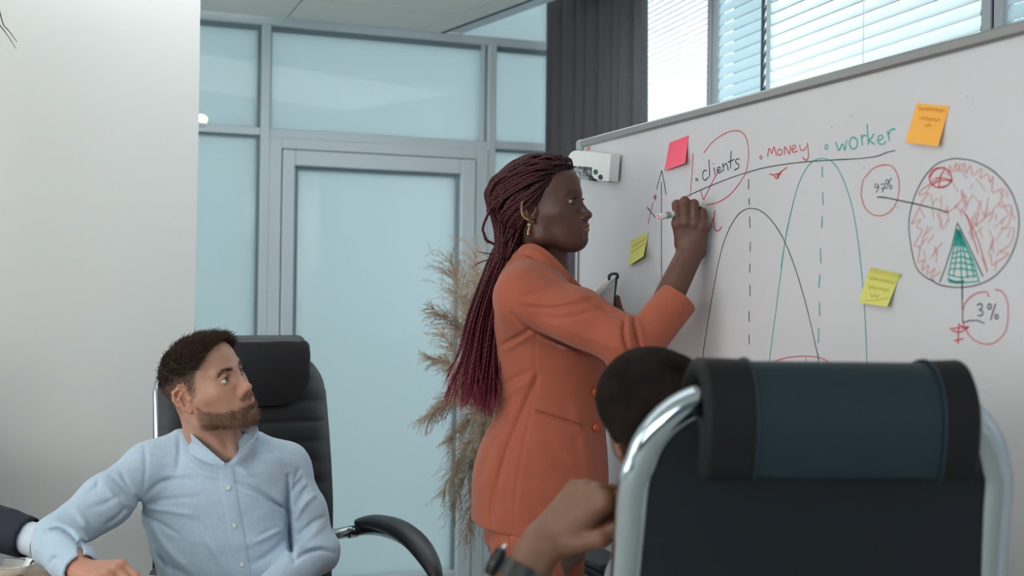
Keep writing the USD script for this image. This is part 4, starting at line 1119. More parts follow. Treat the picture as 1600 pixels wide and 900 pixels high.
# ================================================================== people: shared sculpting
def solid_of(m):
    g = manifold3d.Manifold(manifold3d.Mesh(np.asarray(m.vertices, np.float32), np.asarray(m.faces, np.uint32)))
    return g if g.status() == manifold3d.Error.NoError else None
def join(ms):
    """One continuous skin out of overlapping patches."""
    gs = [solid_of(m) for m in ms]
    if all(g is not None and not g.is_empty() for g in gs):
        g = gs[0]
        for q in gs[1:]: g = g + q
        r = g.to_mesh()
        return trimesh.Trimesh(r.vert_properties[:, :3], r.tri_verts, process=False)
    return cat(ms)
def head_clay(neck, female=False, jaw=1.0, full=1.0, ears=True, chin_up=0.0, nose_w=1.0, eye_open=.0050, h=0.002, lo=(-.125, -.105, -.10), extra=None):
    """Head in its own frame: x forward, y left, z up, chin at z = 0, crown at 0.225."""
    c = Clay(lo, (.14, .105, .242), h)
    c.ell((-.004, 0, .142), (.097, .075, .083), k=.001)
    c.ell((.030, 0, .165), (.062, .062, .052), k=.02)                                   # forehead
    c.ell((.036, 0, .092), (.058, .058, .082), k=.03)                                   # face
    for s in (-1, 1):
        c.cap((.006, s * .050 * jaw, .042), (.072, s * .016, .016 + chin_up), .017, .015, k=.028)
        c.cap((.004, s * .056 * jaw, .085), (.006, s * .050 * jaw, .042), .014, .016, k=.03)
        c.ell((.050, s * .043, .093), (.026, .019, .017), k=.03)                         # cheekbone
        c.ell((.066, s * .030, .064), (.022, .017, .022), k=.025)                        # cheek
    c.cap((.070, 0, .030 + chin_up), (.066, 0, .022 + chin_up), .030, k=.03)
    c.ell((.082, 0, .017 + chin_up), (.018, .020, .016), k=.016)                                   # chin
    c.ell((.083, 0, .052), (.020, .028, .022), k=.02)                                    # muzzle
    for s in (-1, 1):                                                                    # brow and socket
        c.cap((.088, s * .010, .133), (.072, s * .042, .137), .009 if not female else .007, k=.014)
        c.ell((.099, s * .033, .117), (.017, .0165, .0115), k=.016, op='cut')
    c.cap((.0855, 0, .127), (.108, 0, .084), .0068, .0088, k=.012)                        # nose
    c.ell((.1115, 0, .0795), (.0105, .0098 * nose_w, .0092), k=.008)
    for s in (-1, 1):
        c.ell((.0985, s * .0122 * nose_w, .0745), (.011, .0072 * nose_w, .0085), k=.009)
        c.ell((.1055, s * .0062, .0665), (.006, .0035, .003), k=.003, op='cut')
    c.cap((.098, 0, .072), (.100, 0, .060), .007, .006, k=.008)
    f = full
    for s in (-1, 1):                                                                    # lips
        c.cap((.1000 + .003 * (f - 1) * 4, s * .004, .0548), (.0890, s * .0225, .0500), .0058 * f, .0034 * f, k=.004)
        c.cap((.0990 + .003 * (f - 1) * 4, 0, .0436), (.0890, s * .0215, .0480), .0068 * f, .0034 * f, k=.004)
    c.chain([(.0905 + .002 * (f - 1) * 4, -.027, .0488), (.1005 + .003 * (f - 1) * 4, -.012, .0494), (.1062 + .004 * (f - 1) * 4, 0, .0492), (.1005 + .003 * (f - 1) * 4, .012, .0494), (.0905 + .002 * (f - 1) * 4, .027, .0488)], .0011, k=.004, op='cut')
    c.ell((.1065, 0, .032 + chin_up * .2), (.008, .016, .0045), k=.012, op='cut')
    for s in (-1, 1):                                                                    # lids over the eyeballs
        E = np.array([.0775, s * .0325, .1165])
        c.ell(E, (.0142, .0142, .0138), k=.004)
        o = unit((1, s * .22, 0)); R = np.stack([o, np.cross([0, 0, 1], o), [0, 0, 1]], 1)
        c.ell(E + o * .0125 - np.array([0, 0, .0006]), (.0105, .0142, eye_open), R, k=.0012, op='cut')
        c.chain([E + (-.001, s * -.0 - s * .012, .0050), E + (.0118, 0, .0094), E + (.0058, s * .0125, .0060)], .0017, k=.003)
    if ears:
        for s in (-1, 1):
            def ep(x, z, o=0.0): return np.array([x, s * (.0735 + (-x + .010) * .42 + o), z])
            c.ell(ep(-.006, .106, -.002), (.0165, .006, .027), np.stack([unit((1, -s * .42, 0)), unit((s * .42, 1, 0)), [0, 0, 1.0]], 1), k=.008)
            c.ell(ep(-.003, .100, .006), (.0085, .006, .012), k=.004, op='cut')
            c.ell(ep(-.008, .118, .007), (.009, .005, .009), k=.004, op='cut')
            c.chain([ep(.008, .112, .002), ep(.006, .125, .003), ep(-.006, .134, .004), ep(-.018, .128, .005), ep(-.0225, .112, .005), ep(-.019, .096, .004), ep(-.010, .082, .002), ep(-.001, .074, .001)], [.003, .0038, .0042, .0042, .004, .0038, .0045, .0055], k=.004)
            c.chain([ep(-.003, .121, .004), ep(-.013, .110, .005), ep(-.009, .094, .004)], .0030, k=.004)
            c.ell(ep(.0075, .100, .003), (.004, .004, .006), k=.004)
    for a, b in zip(neck[:-1], neck[1:]): c.cap(a[0], b[0], a[1], b[1], k=.022)
    if extra: extra(c)
    return c
def to_world(m, R, t, s):
    m = m.copy(); m.vertices = (np.asarray(m.vertices) * s) @ R.T + t; return m
def eyeballs(parent, R, t, s, gaze, iris, white=(0.82, 0.80, 0.78)):
    g = unit(np.asarray(gaze, float))
    for q in (-1, 1):
        E = np.array([.0775, q * .0325, .1165])
        m = trimesh.creation.icosphere(4, .0124); V = np.asarray(m.vertices)
        a = np.degrees(np.arccos(np.clip(V @ g / .0124, -1, 1)))[:, None]
        col = np.where(a < 11, (.008, .008, .008), np.where(a < 27, iris, np.where(a < 30, np.array(iris) * .35, white)))
        m.apply_translation(E)
        obj('eye', to_world(m, R, t, s), 'eye', parent, col=col)
def ramp(x, a, b): return np.clip((x - a) / (b - a), 0, 1)
def blend(c, new, w): return c * (1 - w[:, None]) + np.asarray(new) * w[:, None]
def face_tint(V, skin, lip, brow, brow_z=(.128, .140), brow_w=1.0, lipw=1.0, liph=1.0, brow_dz=0.0, upper=None):
    x, y, z = V.T; ay = np.abs(y)
    c = np.tile(np.array(skin, float), (len(V), 1))
    c *= (0.94 + 0.12 * fbm(V * 60, 3, 4))[:, None]
    w = (x > .078) * ramp(.0250 - ay, 0, .003) * np.clip(1 - np.abs((z - (.0490 + .0004)) / (.0102 * liph * (1 - (ay / .028) ** 2).clip(.05))) ** 6, 0, 1)
    c = blend(c, lip, np.clip(w, 0, 1) * .85 * lipw)
    if upper is not None: c = blend(c, upper, np.clip(w, 0, 1) * ramp(z, .0490, .0502) * .85)
    bz = brow_dz + .1365 + .006 * ramp(ay, .010, .030) - .008 * ramp(ay, .034, .048)
    w = (x > .045) * ramp(ay, .010, .014) * ramp(.050 - ay, 0, .006) * np.exp(-((z - bz) / .0036) ** 2)
    c = blend(c, brow, np.clip(w * brow_w, 0, 1))
    return c
def hand_clay(c, o, d, n, thumb_side, curls, thumb, size=1.0, spread=0.12, k=.006, palm_r=.0125, fat=1.0, reach=1.0):
    """Palm and five fingers. o wrist, d towards the knuckles, n out of the back of the hand, thumb_side +1 when the thumb lies along n x d."""
    d = unit(d); n = unit(np.asarray(n) - d * (np.asarray(n) @ d)); u = np.cross(n, d) * thumb_side
    S = size; o = np.asarray(o, float)
    lat = [.027, .009, -.010, -.027]; fwd = [q * reach for q in (.088, .091, .086, .077)]
    seg = [(.041, .025, .021), (.045, .029, .023), (.042, .027, .022), (.033, .020, .019)]
    rad = [q * fat for q in (.0095, .0097, .0092, .0082)]
    M = [o + (d * f + u * l) * S for f, l in zip(fwd, lat)]
    for i in range(4):
        c.cap(o + (d * .008 + u * lat[i] * .55) * S, M[i] - n * .001, .0155 * S, (palm_r + (0.001 if i < 2 else 0)) * S, k=.012)
    c.cap(o + (d * .03 + u * .018 - n * .008) * S, o + (d * .062 + u * .020 - n * .006) * S, .016 * S, .012 * S, k=.012)
    tips = []
    for i in range(4):
        a = 0.0; p = M[i]; fd0 = unit(d + u * spread * lat[i] / .027)
        c.cap(p + n * .002 * S, p + n * .0022 * S, rad[i] * 1.12 * S, k=.006)
        for j in range(3):
            a += curls[i][j]
            v = fd0 * math.cos(a) - n * math.sin(a)
            q = p + v * seg[i][j] * S
            c.cap(p, q, rad[i] * (1 - .07 * j) * S, rad[i] * (1 - .07 * (j + 1)) * S, k=.004)
            p = q
        tips.append(p)
    p = o + (d * .022 + u * .024 - n * .006) * S
    for j, (l, r) in enumerate(((.044, .0135), (.033, .0105), (.026, .0092))):
        v = unit(d * thumb[j][0] + u * thumb[j][1] + n * thumb[j][2]); q = p + v * l * S
        c.cap(p, q, r * S, r * .88 * S, k=.006); p = q
    return tips
def strands_on(Vl, Nl, keep, n, seed, length, lean, jitter=.35, seg=5, droop=0.0, puff=.35):
    """Short hairs rooted on the kept vertices (head frame): lean(p) gives the combed direction."""
    r = np.random.default_rng(seed); ix = np.flatnonzero(keep)
    ix = r.choice(ix, n); P, N = Vl[ix] + r.normal(size=(n, 3)) * .0008, Nl[ix]
    L = length(P) * r.uniform(.7, 1.25, n)
    D = np.array(lean(P, N)); D = D + r.normal(size=D.shape) * jitter; D /= np.linalg.norm(D, axis=1, keepdims=True)
    out = []
    for w in np.linspace(0, 1, seg):
        out.append(P + N * (L * puff * w * (1 - .4 * w))[:, None] * 1.0 + D * (L * w)[:, None] - np.array([0, 0, 1.0]) * (droop * L * w * w)[:, None])
    return np.stack(out, 1)
def person(label):
    return thing('person', label, 'person')
# ================================================================== the person writing on the board
pw = person('person in an orange trouser suit with long red-black braids, writing on the whiteboard')
WY = 2.85
wR, wt, wsz = rot_axes(math.radians(-22), math.radians(6), math.radians(3)), np.array([.0835, WY, 1.4915]), 0.955
def wloc(p): return ((np.asarray(p) - wt) @ wR) / wsz
def wdark(V):
    return face_tint(V, srgb(84, 55, 47), srgb(150, 90, 86), srgb(34, 22, 20), brow_w=.72, liph=1.12, upper=srgb(104, 64, 58))
nk = [((-.022, 0, .075), .050), (wloc(W(853, 402, WY + .02)), .049), (wloc(W(853, 432, WY + .02)), .052), (wloc(W(850, 470, WY + .02)), .075)]
hc = head_clay(nk, female=True, jaw=.92, full=1.32, chin_up=.007, nose_w=1.22, eye_open=.0043, h=.0019, lo=(-.135, -.11, -.12))
hm_ = hc.mesh()
hV = np.asarray(hm_.vertices); hN = np.asarray(hm_.vertex_normals)
def w_hairx(z): return np.interp(z, [-.02, .03, .06, .09, .115, .13, .15, .165, .178, .187, .197], [-.09, -.05, -.034, -.024, .004, .018, .030, .042, .052, .062, .10])
colh = wdark(hV)
wig = .006 * (fbm(hV * 160, 2, 9) - .5)
hair_w = ramp(w_hairx(hV[:, 2]) + wig - hV[:, 0], -.004, .008) * (hV[:, 2] > .02)
ear_m = (np.abs(hV[:, 1]) > .0745) & (hV[:, 2] < .142) & (hV[:, 2] > .066) & (hV[:, 0] > -.035)
hair_w = np.where(ear_m, 0, hair_w)
colh = blend(colh, srgb(26, 18, 20), hair_w)
# right arm and writing hand
yh = 2.655
wr = W(1081, 393, yh + .01)
kn = W(1078, 344, yh - .005)
dH = unit(kn - wr)
nH = unit(-CF * 1.0 + CU * .10 - CR * .25)
hd = Clay(np.minimum(W(985, 560, 2.55), wr) - .09, np.maximum(W(1120, 290, 2.8), wr) + .05, .0026)
elb = W(1005, 547, 2.606)
hd.cap(elb, wr + dH * .004, .036, .0285, k=.01)
tips = hand_clay(hd, wr - dH * .006, dH, nH, 1, [(.12, 1.8, 1.1), (.05, 1.8, 1.1), (.20, 1.8, 1.1), (.55, 1.7, 1.0)], [(.8, .12, -.75), (.85, -.25, -.5), (.6, -.6, -.3)], size=1.0, spread=.0, fat=1.16, reach=.80)
ra = hd.mesh()
# left hand holding the pad
yl = 2.985
lw_ = W(985, 512, yl + .02)
lc = Clay(W(915, 560, yl) - .12, W(1010, 440, yl) + .12, .003)
lc.cap(W(905, 600, 3.03), lw_, .036, .026)
lk = W(970, 486, yl)
for i, (a, b, c_) in enumerate((((980, 499), (968, 487), (949, 481)), ((982, 505), (966, 495), (948, 489)), ((982, 511), (966, 503), (950, 498)), ((980, 517), (964, 511), (952, 506)))):
    lc.chain([W(*a, yl + .012), W(*b, yl - .022), W(*c_, yl - .018)], [.0105, .0092, .008], k=.004)
    lc.cap(lw_, W(*a, yl + .012), .018, .012, k=.01)
lc.chain([W(982, 510, yl + .02), W(970, 492, yl + .014), W(964.5, 477, yl + .012), W(964, 466, yl + .010)], [.014, .011, .0098, .0085], k=.006)
la = lc.mesh()
bd = Clay((-.18, 2.55, -.005), (.30, 3.15, 1.50), .011)
bd.loft((0, WY + .01, 0), np.eye(3), [(z, W((a + b) / 2, y, WY)[0], 0, (b - a) / 2 * WY / F - .02, q) for (z, a, b, y, q) in [(W(0, yy, WY)[2], a, b, yy, q - .02) for yy, a, b, q in ((440, 775, 895, .13), (500, 769, 930, .15), (560, 775, 945, .14), (620, 780, 940, .125), (700, 750, 940, .15), (800, 745, 940, .165), (860, 752, 925, .16))]])
for s, xx in ((-1, 0.02), (1, .10)):
    bd.chain([(.05 + xx * .3, WY + s * .085, .80), (.045 + xx * .4, WY + s * .085, .46), (.02 + xx * .5, WY + s * .08, .10)], [.085, .06, .045])
    bd.cap((.02 + xx * .5, WY + s * .08, .06), (.16 + xx * .5, WY + s * .09, .035), .036, .03)
bd.cap(W(822, 468, 2.72), elb, .055, .042); bd.cap(W(830, 475, 3.02), W(905, 600, 3.03), .055, .042)
torso = bd.mesh()
hw3 = to_world(hm_, wR, wt, wsz)
allm = join([hw3, ra, la, torso])
from scipy.spatial import cKDTree
dd_, ii_ = cKDTree(np.asarray(hw3.vertices)).query(np.asarray(allm.vertices))
base = np.array(srgb(96, 64, 52)) * (0.92 + .16 * fbm(np.asarray(allm.vertices) * 45, 3, 2))[:, None]
wc = np.where((dd_ < .003)[:, None], colh[ii_], base)
obj('body', allm, 'skin', pw, col=wc)
gz = unit(wR.T @ (W(1050, 338, 2.68) - (wt + wR @ np.array([.0775, -.0325, .1165]) * wsz)))
eyeballs(pw, wR, wt, wsz, unit(gz * [1, .7, .8]), (.02, .012, .008), (.46, .43, .41))
# lashes
st = []
for s in (-1, 1):
    E = np.array([.0775, s * .0325, .1165])
    for q in np.linspace(-.8, 1, 26):
        p = E + np.array([.0132 - .005 * q * q, s * q * .0118, .0046 - .0022 * q * q])
        st.append(np.stack([p, p + np.array([.003, s * q * .0012, .0008]), p + np.array([.0048, s * q * .0025, .0028])]) * wsz @ wR.T + wt)
curves('eyelashes', st, .0007, 'lash', pw)

# jacket -----------------------------------------------------------------
def Z(py): return W(840, py, WY)[2]
def X(px, py): return W(px, py, WY)[0]
jl = [(398, 800, 862, .070), (415, 788, 878, .095), (432, 778, 890, .135), (455, 771, 906, .165), (485, 769.5, 932, .172), (520, 770, 948, .166), (560, 774, 950, .152), (620, 779.5, 946, .142), (650, 773, 946, .148), (680, 758, 947, .158), (704, 747, 949, .168), (751, 737.5, 951, .178), (800, 736.5, 951, .182), (880, 735, 951, .184)]
jc = Clay((X(728, 800), 2.50, Z(872)), (W(1100, 470, 2.62)[0], 3.20, Z(372)), .0036)
jc.loft((0, WY + .01, 0), np.eye(3), [(Z(y), X((a + b) / 2, y), 0, (b - a) / 2 * WY / F, q) for y, a, b, q in jl], power=2.25)
sh, cu = W(826, 466, 2.735), W(1061, 464, 2.63)
elj = W(1000, 541, 2.605)
jc.cap(W(838, 436, 2.80), sh, .050, .066, k=.05)
jc.chain([sh, W(905, 500, 2.665), W(978, 536, 2.61)], [.072, .063, .0565], k=.03)
jc.chain([W(978, 536, 2.61), elj], [.056, .050], k=.02)
jc.cap(elj, cu + (cu - elj) * .3, .0475, .0445, k=.012)
jc.chain([W(832, 470, 3.00), W(880, 560, 3.06), W(908, 600, 3.03)], [.075, .062, .056], k=.03)
jc.cap(W(908, 600, 3.03), W(968, 528, 2.995), .054, .044, k=.03)
# open ends: cuffs and neckline
fd = unit(cu - elj)
sl, G = jc.window(jc.lo, jc.lo + jc.h * jc.n, 0)
pl = ((G - cu.astype(np.float32)) @ fd.astype(np.float32)); near = np.linalg.norm(G - (cu + fd * .02).astype(np.float32), axis=-1) < .11
jc.F = np.where(near, np.maximum(jc.F, pl), jc.F)
jc.cap(elj + fd * .06, cu + fd * .1, .034, .0395, k=.002, op='cut')
jc.chain([W(852, 385, WY + .02), W(853, 415, WY + .02), W(866, 440, WY + .01)], [.062, .056, .05], k=.01, op='cut')
jc.chain([W(880, 425, WY + .02), W(935, 470, WY + .04)], [.05, .03], k=.02, op='cut')
hem0, hem1 = W(736, 817, WY - .06), W(931, 852, WY - .17)
hn = unit(np.cross(hem1 - hem0, [0, 1, 0])); hn = hn if hn[2] < 0 else -hn
low = G[..., 2] < Z(780)
jc.F = np.where(low, np.maximum(jc.F, ((G - hem0.astype(np.float32)) @ hn.astype(np.float32))), jc.F)
side = lambda pts, yy: [np.array([W(a, b, yy)[0], yy, W(a, b, yy)[2]]) for a, b in pts]
near = (np.abs(jc.F) < 6 * jc.h) & (G[..., 1] < WY - .01)
g = G[near]; dep_y = g[:, 1]
gx = EYE[0] + (g[:, 0] - EYE[0]) * WY / dep_y; gz_ = EYE[2] + (g[:, 2] - EYE[2]) * WY / dep_y
def fold(pts, w, dep):
    """A crease sculpted into the near side of the cloth."""
    q = catmull(np.array([(a, b, 0) for a, b in pts], float), 3 * len(pts))[:, :2]
    A_ = np.array([W(a, b, WY) for a, b in q])[:, [0, 2]]
    best = np.full(len(g), 9.0)
    tt = np.zeros(len(g))
    for i in range(len(A_) - 1):
        ba = A_[i + 1] - A_[i]; pa = np.c_[gx, gz_] - A_[i]
        t = np.clip((pa @ ba) / (ba @ ba + 1e-12), 0, 1)
        d_ = np.linalg.norm(pa - t[:, None] * ba, axis=1)
        m_ = d_ < best; best[m_] = d_[m_]; tt[m_] = (i + t[m_]) / (len(A_) - 1)
    jc.F[near] += (dep * np.sin(np.clip(tt, .04, .96) * math.pi) ** .5 * np.exp(-(best / w) ** 2)).astype(np.float32)
fold([(801, 490), (831, 513), (870, 532), (910, 549), (946, 564)], .0055, .013)          # under the upper arm
fold([(831, 513), (805, 528), (782, 540)], .0045, .008); fold([(835, 520), (808, 536), (784, 550)], .006, -.004)
fold([(812, 478), (850, 482), (890, 478), (925, 468)], .005, .005); fold([(815, 470), (850, 474), (890, 470), (920, 460)], .007, -.003)
fold([(812, 462), (840, 456), (868, 448)], .005, .004); fold([(822, 425), (845, 427), (870, 440), (890, 455)], .005, .005)
fold([(830, 490), (870, 498), (915, 490), (945, 480)], .006, .004); fold([(850, 500), (900, 520), (940, 535), (975, 548)], .010, -.004)
fold([(976, 499), (974, 520), (978, 540), (986, 556)], .0040, .010); fold([(990, 499), (992, 518), (998, 540), (1002, 556)], .0034, .011)
fold([(983, 499), (983, 520), (988, 550)], .006, -.006); fold([(998, 500), (1003, 525), (1010, 548)], .006, -.003)
fold([(912, 466), (935, 478), (958, 490), (974, 496)], .005, .005); fold([(890, 450), (912, 462), (935, 470)], .006, -.003)
fold([(838, 520), (836, 560), (838, 600), (826, 660), (814, 720), (806, 770), (802, 825)], .0045, .0022)    # side seam
fold([(830, 585), (806, 630), (780, 690), (762, 750)], .010, -.006); fold([(842, 585), (818, 640), (792, 705), (776, 765), (768, 822)], .006, .006)
fold([(822, 600), (795, 650), (770, 700), (752, 745)], .006, .004)
fold([(784, 602), (806, 590), (832, 578)], .005, .004); fold([(783, 622), (800, 612), (826, 596)], .006, -.004)
fold([(770, 818), (767, 795), (772, 750)], .004, .003)
fold([(900, 640), (915, 700), (920, 780)], .014, -.004); fold([(850, 690), (880, 720), (900, 760)], .02, .003)
jc.wobble(lambda p: .0040 * (fbm(p * [18, 18, 10], 3, 21) - .5))
jm = jc.mesh(relax=1)
jk = obj('jacket', jm, 'orange_suit', pw, smooth=True, label='orange tailored jacket')
# collar and lapel: a folded band round the neck
cpts = [(808, 400, WY - .01), (818, 388, WY - .045), (834, 386, WY - .075), (852, 396, WY - .088), (872, 415, WY - .088), (895, 440, WY - .080), (922, 466, WY - .06), (940, 480, WY - .03)]
cc = Clay(W(780, 520, 2.68) - .02, W(960, 370, 3.05) + .03, .0035)
P = catmull([W(*q) for q in cpts], 26); wdt = np.interp(np.arange(26), [0, 8, 18, 25], [.016, .020, .022, .010])
for i in range(25):
    dn = unit(np.array([-.42, -.35, -.84])) * wdt[i]
    cc.chain([P[i], P[i] + dn * .6 + [0, -.006, 0], P[i] + dn * 1.15 + [0, -.006, 0]], [.0055, .0055, .0045], k=.006)
    cc.cap(P[i], P[i + 1], .0055, k=.006)
Pm = P * 1; Pm[:, 1] = 2 * (WY + .02) - P[:, 1]
for i in range(25): cc.chain([Pm[i], Pm[i] + np.array([-.3, .35, -.84]) * wdt[i]], .006, k=.006)
cc.chain([P[0], W(806, 402, WY + .02), Pm[0]], .012, k=.01)
obj('collar', cc.mesh(), 'orange_suit', jk, smooth=True)
hb = lambda a, b: px_hit(jm, a, b)
for a, b in ((928, 612), (928.5, 668)):
    p_, n_ = hb(a, b); n_ = unit(n_ + np.array([.5, -.3, 0]))
    obj('button', rounded_disc(p_ + n_ * .004, n_, .0095, .007), 'orange_button', jk, smooth=60, label='round orange-brown button')
for pts, r_ in (([(835, 638), (872, 649), (910, 661)], .0022), ([(836, 643), (872, 655), (909, 667)], .0022)):
    obj('pocket_welt', tube(px_path(jm, pts, 20, .0006), r_, 8), 'orange_suit', jk, smooth=True)
obj('pocket_slit', tube(px_path(jm, [(835.5, 640.5), (872, 652), (909.5, 664)], 20, .0004), .0012, 6), 'orange_seam', jk, smooth=True)
# trousers, shoes
tr = Clay((-.22, 2.60, .02), (.30, 3.12, Z(770)), .007)
tr.loft((0, WY + .01, 0), np.eye(3), [(Z(y), X((a + b) / 2, y), 0, (b - a) / 2 * WY / F, q) for y, a, b, q in ((775, 762, 922, .130), (820, 756, 922, .132), (850, 756, 922, .135))])
for s, a, b in ((-1, .050, .0), (1, .098, .07)):
    tr.chain([(a, WY + s * .085, Z(835)), (a - .005, WY + s * .088, .46), (b, WY + s * .085, .05)], [.090, .080, .088], k=.02)
tr.groove([W(884, 846, 2.76), W(883, 930, 2.76)], .008, .02)
trm = tr.mesh(); tj = obj('trousers', trm, 'orange_suit', pw, smooth=True, label='orange trousers')
sp_ = px_path(trm, [(794, 834), (796, 860), (797, 905)], 10, -.0002)
if len(sp_) > 3: obj('seam', tube(sp_, .0011, 6), 'orange_seam', tj, smooth=True)
for s, b in ((-1, .0), (1, .07)):
    sc = Clay((b - .12, WY + s * .085 - .07, -.002), (b + .22, WY + s * .085 + .07, .14), .005)
    sc.chain([(b - .04, WY + s * .085, .04), (b + .06, WY + s * .09, .04), (b + .15, WY + s * .095, .028)], [.042, .042, .030], k=.03)
    sc.half((0, 0, 0.0), (0, 0, -1))
    obj('shoe', sc.mesh(), 'shoe', pw, smooth=True)

# braids -------------------------------------------------------------------
br = np.random.default_rng(31)
CR0, CRr = np.array([-.006, 0, .140]), np.array([.101, .080, .088])
def onskull(p, lift):
    d = (np.asarray(p) - CR0) / CRr; return CR0 + (d / np.linalg.norm(d)) * (CRr + lift)
G0 = wloc(W(790, 398, WY - .012))
GA = unit(wloc(W(806, 412, WY)) - wloc(W(764, 392, WY)))
Hdir = [wloc(W(778, 440, WY - .008)), wloc(W(765, 500, WY - .012)), wloc(W(758, 560, WY - .016))]
guides = []
def add_braid(start, lift, n_mid, back, k_):
    zp = .004 + .05 * np.clip((start[2] - .165) / .03, 0, 1)
    """From the hairline over the skull to the gather behind the neck, then down the back."""
    a = br.uniform(0, 2 * math.pi); rr = math.sqrt(br.uniform(.02, 1.0))
    off = GA * (math.cos(a) * rr * .031) + np.array([0, math.sin(a) * rr * .030, 0])
    g = G0 + off
    pts = [onskull(start, .002)]
    for u in np.linspace(0, 1, n_mid + 2)[1:-1]:
        m = onskull(start * (1 - u) + g * u + np.array([-.080, 0, zp]) * math.sin(u ** 1.35 * math.pi) * back, lift + .018 * math.sin(u ** 1.35 * math.pi) * back + .012 * max(0, u - .4) * back)
        pts.append(m)
    pts.append(g)
    fall = br.uniform(.72, 1.0)
    sx, sy = br.normal(0, 1), br.normal(0, 1)
    low = []
    for j, h_ in enumerate(Hdir):
        low.append(h_ + off * (1.1 + .25 * j) + np.array([sx * .004 * (j + 1), sy * .006 * (j + 1), 0]))
    end = low[-1] + unit(low[-1] - low[-2]) * .13 * (fall - .62) * 2.4 + np.array([sx * .008, sy * .006, 0])
    pts += low + [end]
    guides.append(np.array(pts))
for s in (-1, 1):
    z_ = np.linspace(.119, .198, 42 if s < 0 else 16)
    for q in z_:                                                          # along the side hairline, temple to crown
        x = w_hairx(q) + .001
        yy = s * .075 * math.sqrt(max(0.02, 1 - ((x + .006) / .101) ** 2 - ((q - .140) / .088) ** 2))
        add_braid(np.array([x, yy, q]), .006 + br.uniform(0, .006), 4, np.interp(q, [.12, .145, .19], [.12, .5, 1.05]) * br.uniform(.85, 1.1), 0)
    for q in np.linspace(.10, .21, 26 if s < 0 else 16):                                  # second and third rows
        add_braid(np.array([-.01 + br.normal(0, .006), s * .078 * math.sqrt(max(.03, 1 - ((q - .14) / .088) ** 2)), q]), .009, 3, np.interp(q, [.1, .15, .2], [.2, .6, 1.0]) * br.uniform(.85, 1.1), 1)
    for q in np.linspace(.07, .20, 22 if s < 0 else 14):
        add_braid(np.array([-.055, s * .06 * math.sqrt(max(.05, 1 - ((q - .14) / .09) ** 2)), q]), .010, 2, br.uniform(.5, .9), 2)
for q in np.linspace(-.045, .03, 13):
    add_braid(np.array([.069 - 6 * q * q, q, .194]), .008, 4, br.uniform(.9, 1.1), 0)
for yy in (-.062, -.052, -.042, -.032, -.020, -.008, .008, .022):
    for x in (.052, .030, .008):
        x = x - 4 * yy * yy + br.normal(0, .004)
        add_braid(np.array([x, yy, .140 + .088 * math.sqrt(max(.05, 1 - ((x + .006) / .101) ** 2 - (yy / .08) ** 2))]), .009, 4, br.uniform(.9, 1.1), 0)
for x in np.linspace(.05, -.06, 16):
    add_braid(np.array([x, br.normal(0, .012), .22]), .010, 4, br.uniform(.9, 1.1), 0)
# two loose loops at the back
for e in (0.0, .006):
    guides.append(np.array([onskull(np.array([-.05, -.03, .2]), .01), wloc(W(758, 345, WY - .03 + e)), wloc(W(756.5, 366, WY - .03 + e)), wloc(W(761 + e * 300, 377, WY - .03 + e)), wloc(W(769, 380, WY - .02)), G0, Hdir[0], Hdir[1]]))
guides.append(np.array([G0 + [0, -.02, 0], wloc(W(760, 396, WY - .03)), wloc(W(745, 393, WY - .03))]))
guides.append(np.array([G0 + [0, -.02, -.01], wloc(W(755, 408, WY - .03)), wloc(W(736, 419, WY - .03))]))
hp_ = thing_hair = UsdGeom.Xform.Define(stage, pth(pw, 'braided_hair')).GetPrim()
lob = lambda a: 0.72 + 0.42 * np.abs(np.cos(a))
for gi, gpts in enumerate(guides):
    P = catmull(gpts * wsz @ wR.T + wt, 150 if len(gpts) > 4 else 24)
    L = np.r_[0, np.cumsum(np.linalg.norm(np.diff(P, axis=0), axis=1))]
    n_ = int(L[-1] / .0023) + 4
    t_ = np.linspace(0, L[-1], n_)
    P = np.stack([np.interp(t_, L, P[:, k]) for k in range(3)], 1)
    loose = gi >= len(guides) - 2
    rad_ = (.0016 if loose else .0035) * np.interp(t_ / L[-1], [0, .06, .75, 1], [.55, 1, .92, .30])
    tw = t_ * 2 * math.pi / .0125
    sides = 7
    mb = tube(P, rad_, sides, twist=tw, lobes=lob)
    ang_ = np.arange(sides) * 2 * math.pi / sides
    hue = br.uniform(.55, 1.0)
    redness = np.clip(.45 + .62 * np.cos(ang_), 0, 1)[None, :] * hue
    fade = np.interp(t_ / L[-1], [0, .10, .5, .8, 1], [.30, .80, .90, 1.2, 1.35])[:, None]
    w_ = np.clip(redness * fade, 0, 1).reshape(-1)
    tipc = np.interp(t_ / L[-1], [.5, .95], [0, 1])[:, None].repeat(sides, 1).reshape(-1)
    red = np.array(srgb(118, 26, 42)) * (1 - tipc[:, None]) + np.array(srgb(150, 24, 62)) * tipc[:, None]
    cb_ = np.array(srgb(26, 14, 18)) * (1 - w_[:, None]) + red * w_[:, None]
    cb_ = np.vstack([cb_, cb_[:1], cb_[-1:]])
    obj('braid', mb, 'braid', hp_, col=cb_)
fr_ = np.random.default_rng(77); ends = []
for gpts in guides[:-2]:
    P = catmull(gpts * wsz @ wR.T + wt, 60); e_, d0 = P[-1], unit(P[-1] - P[-6])
    for _ in range(7):
        w3 = np.linspace(0, 1, 5)[:, None]; L_ = fr_.uniform(.02, .05); dv = unit(d0 + fr_.normal(size=3) * .16)
        ends.append(P[-8] * .3 + e_ * .7 + fr_.normal(size=3) * .0012 + dv * L_ * w3 + np.array([fr_.normal() * .006, fr_.normal() * .006, -.006]) * w3 ** 2)
curves('loose_ends', ends, .0011, 'braid_end', hp_)
tie = G0 + (Hdir[0] - G0) * .12
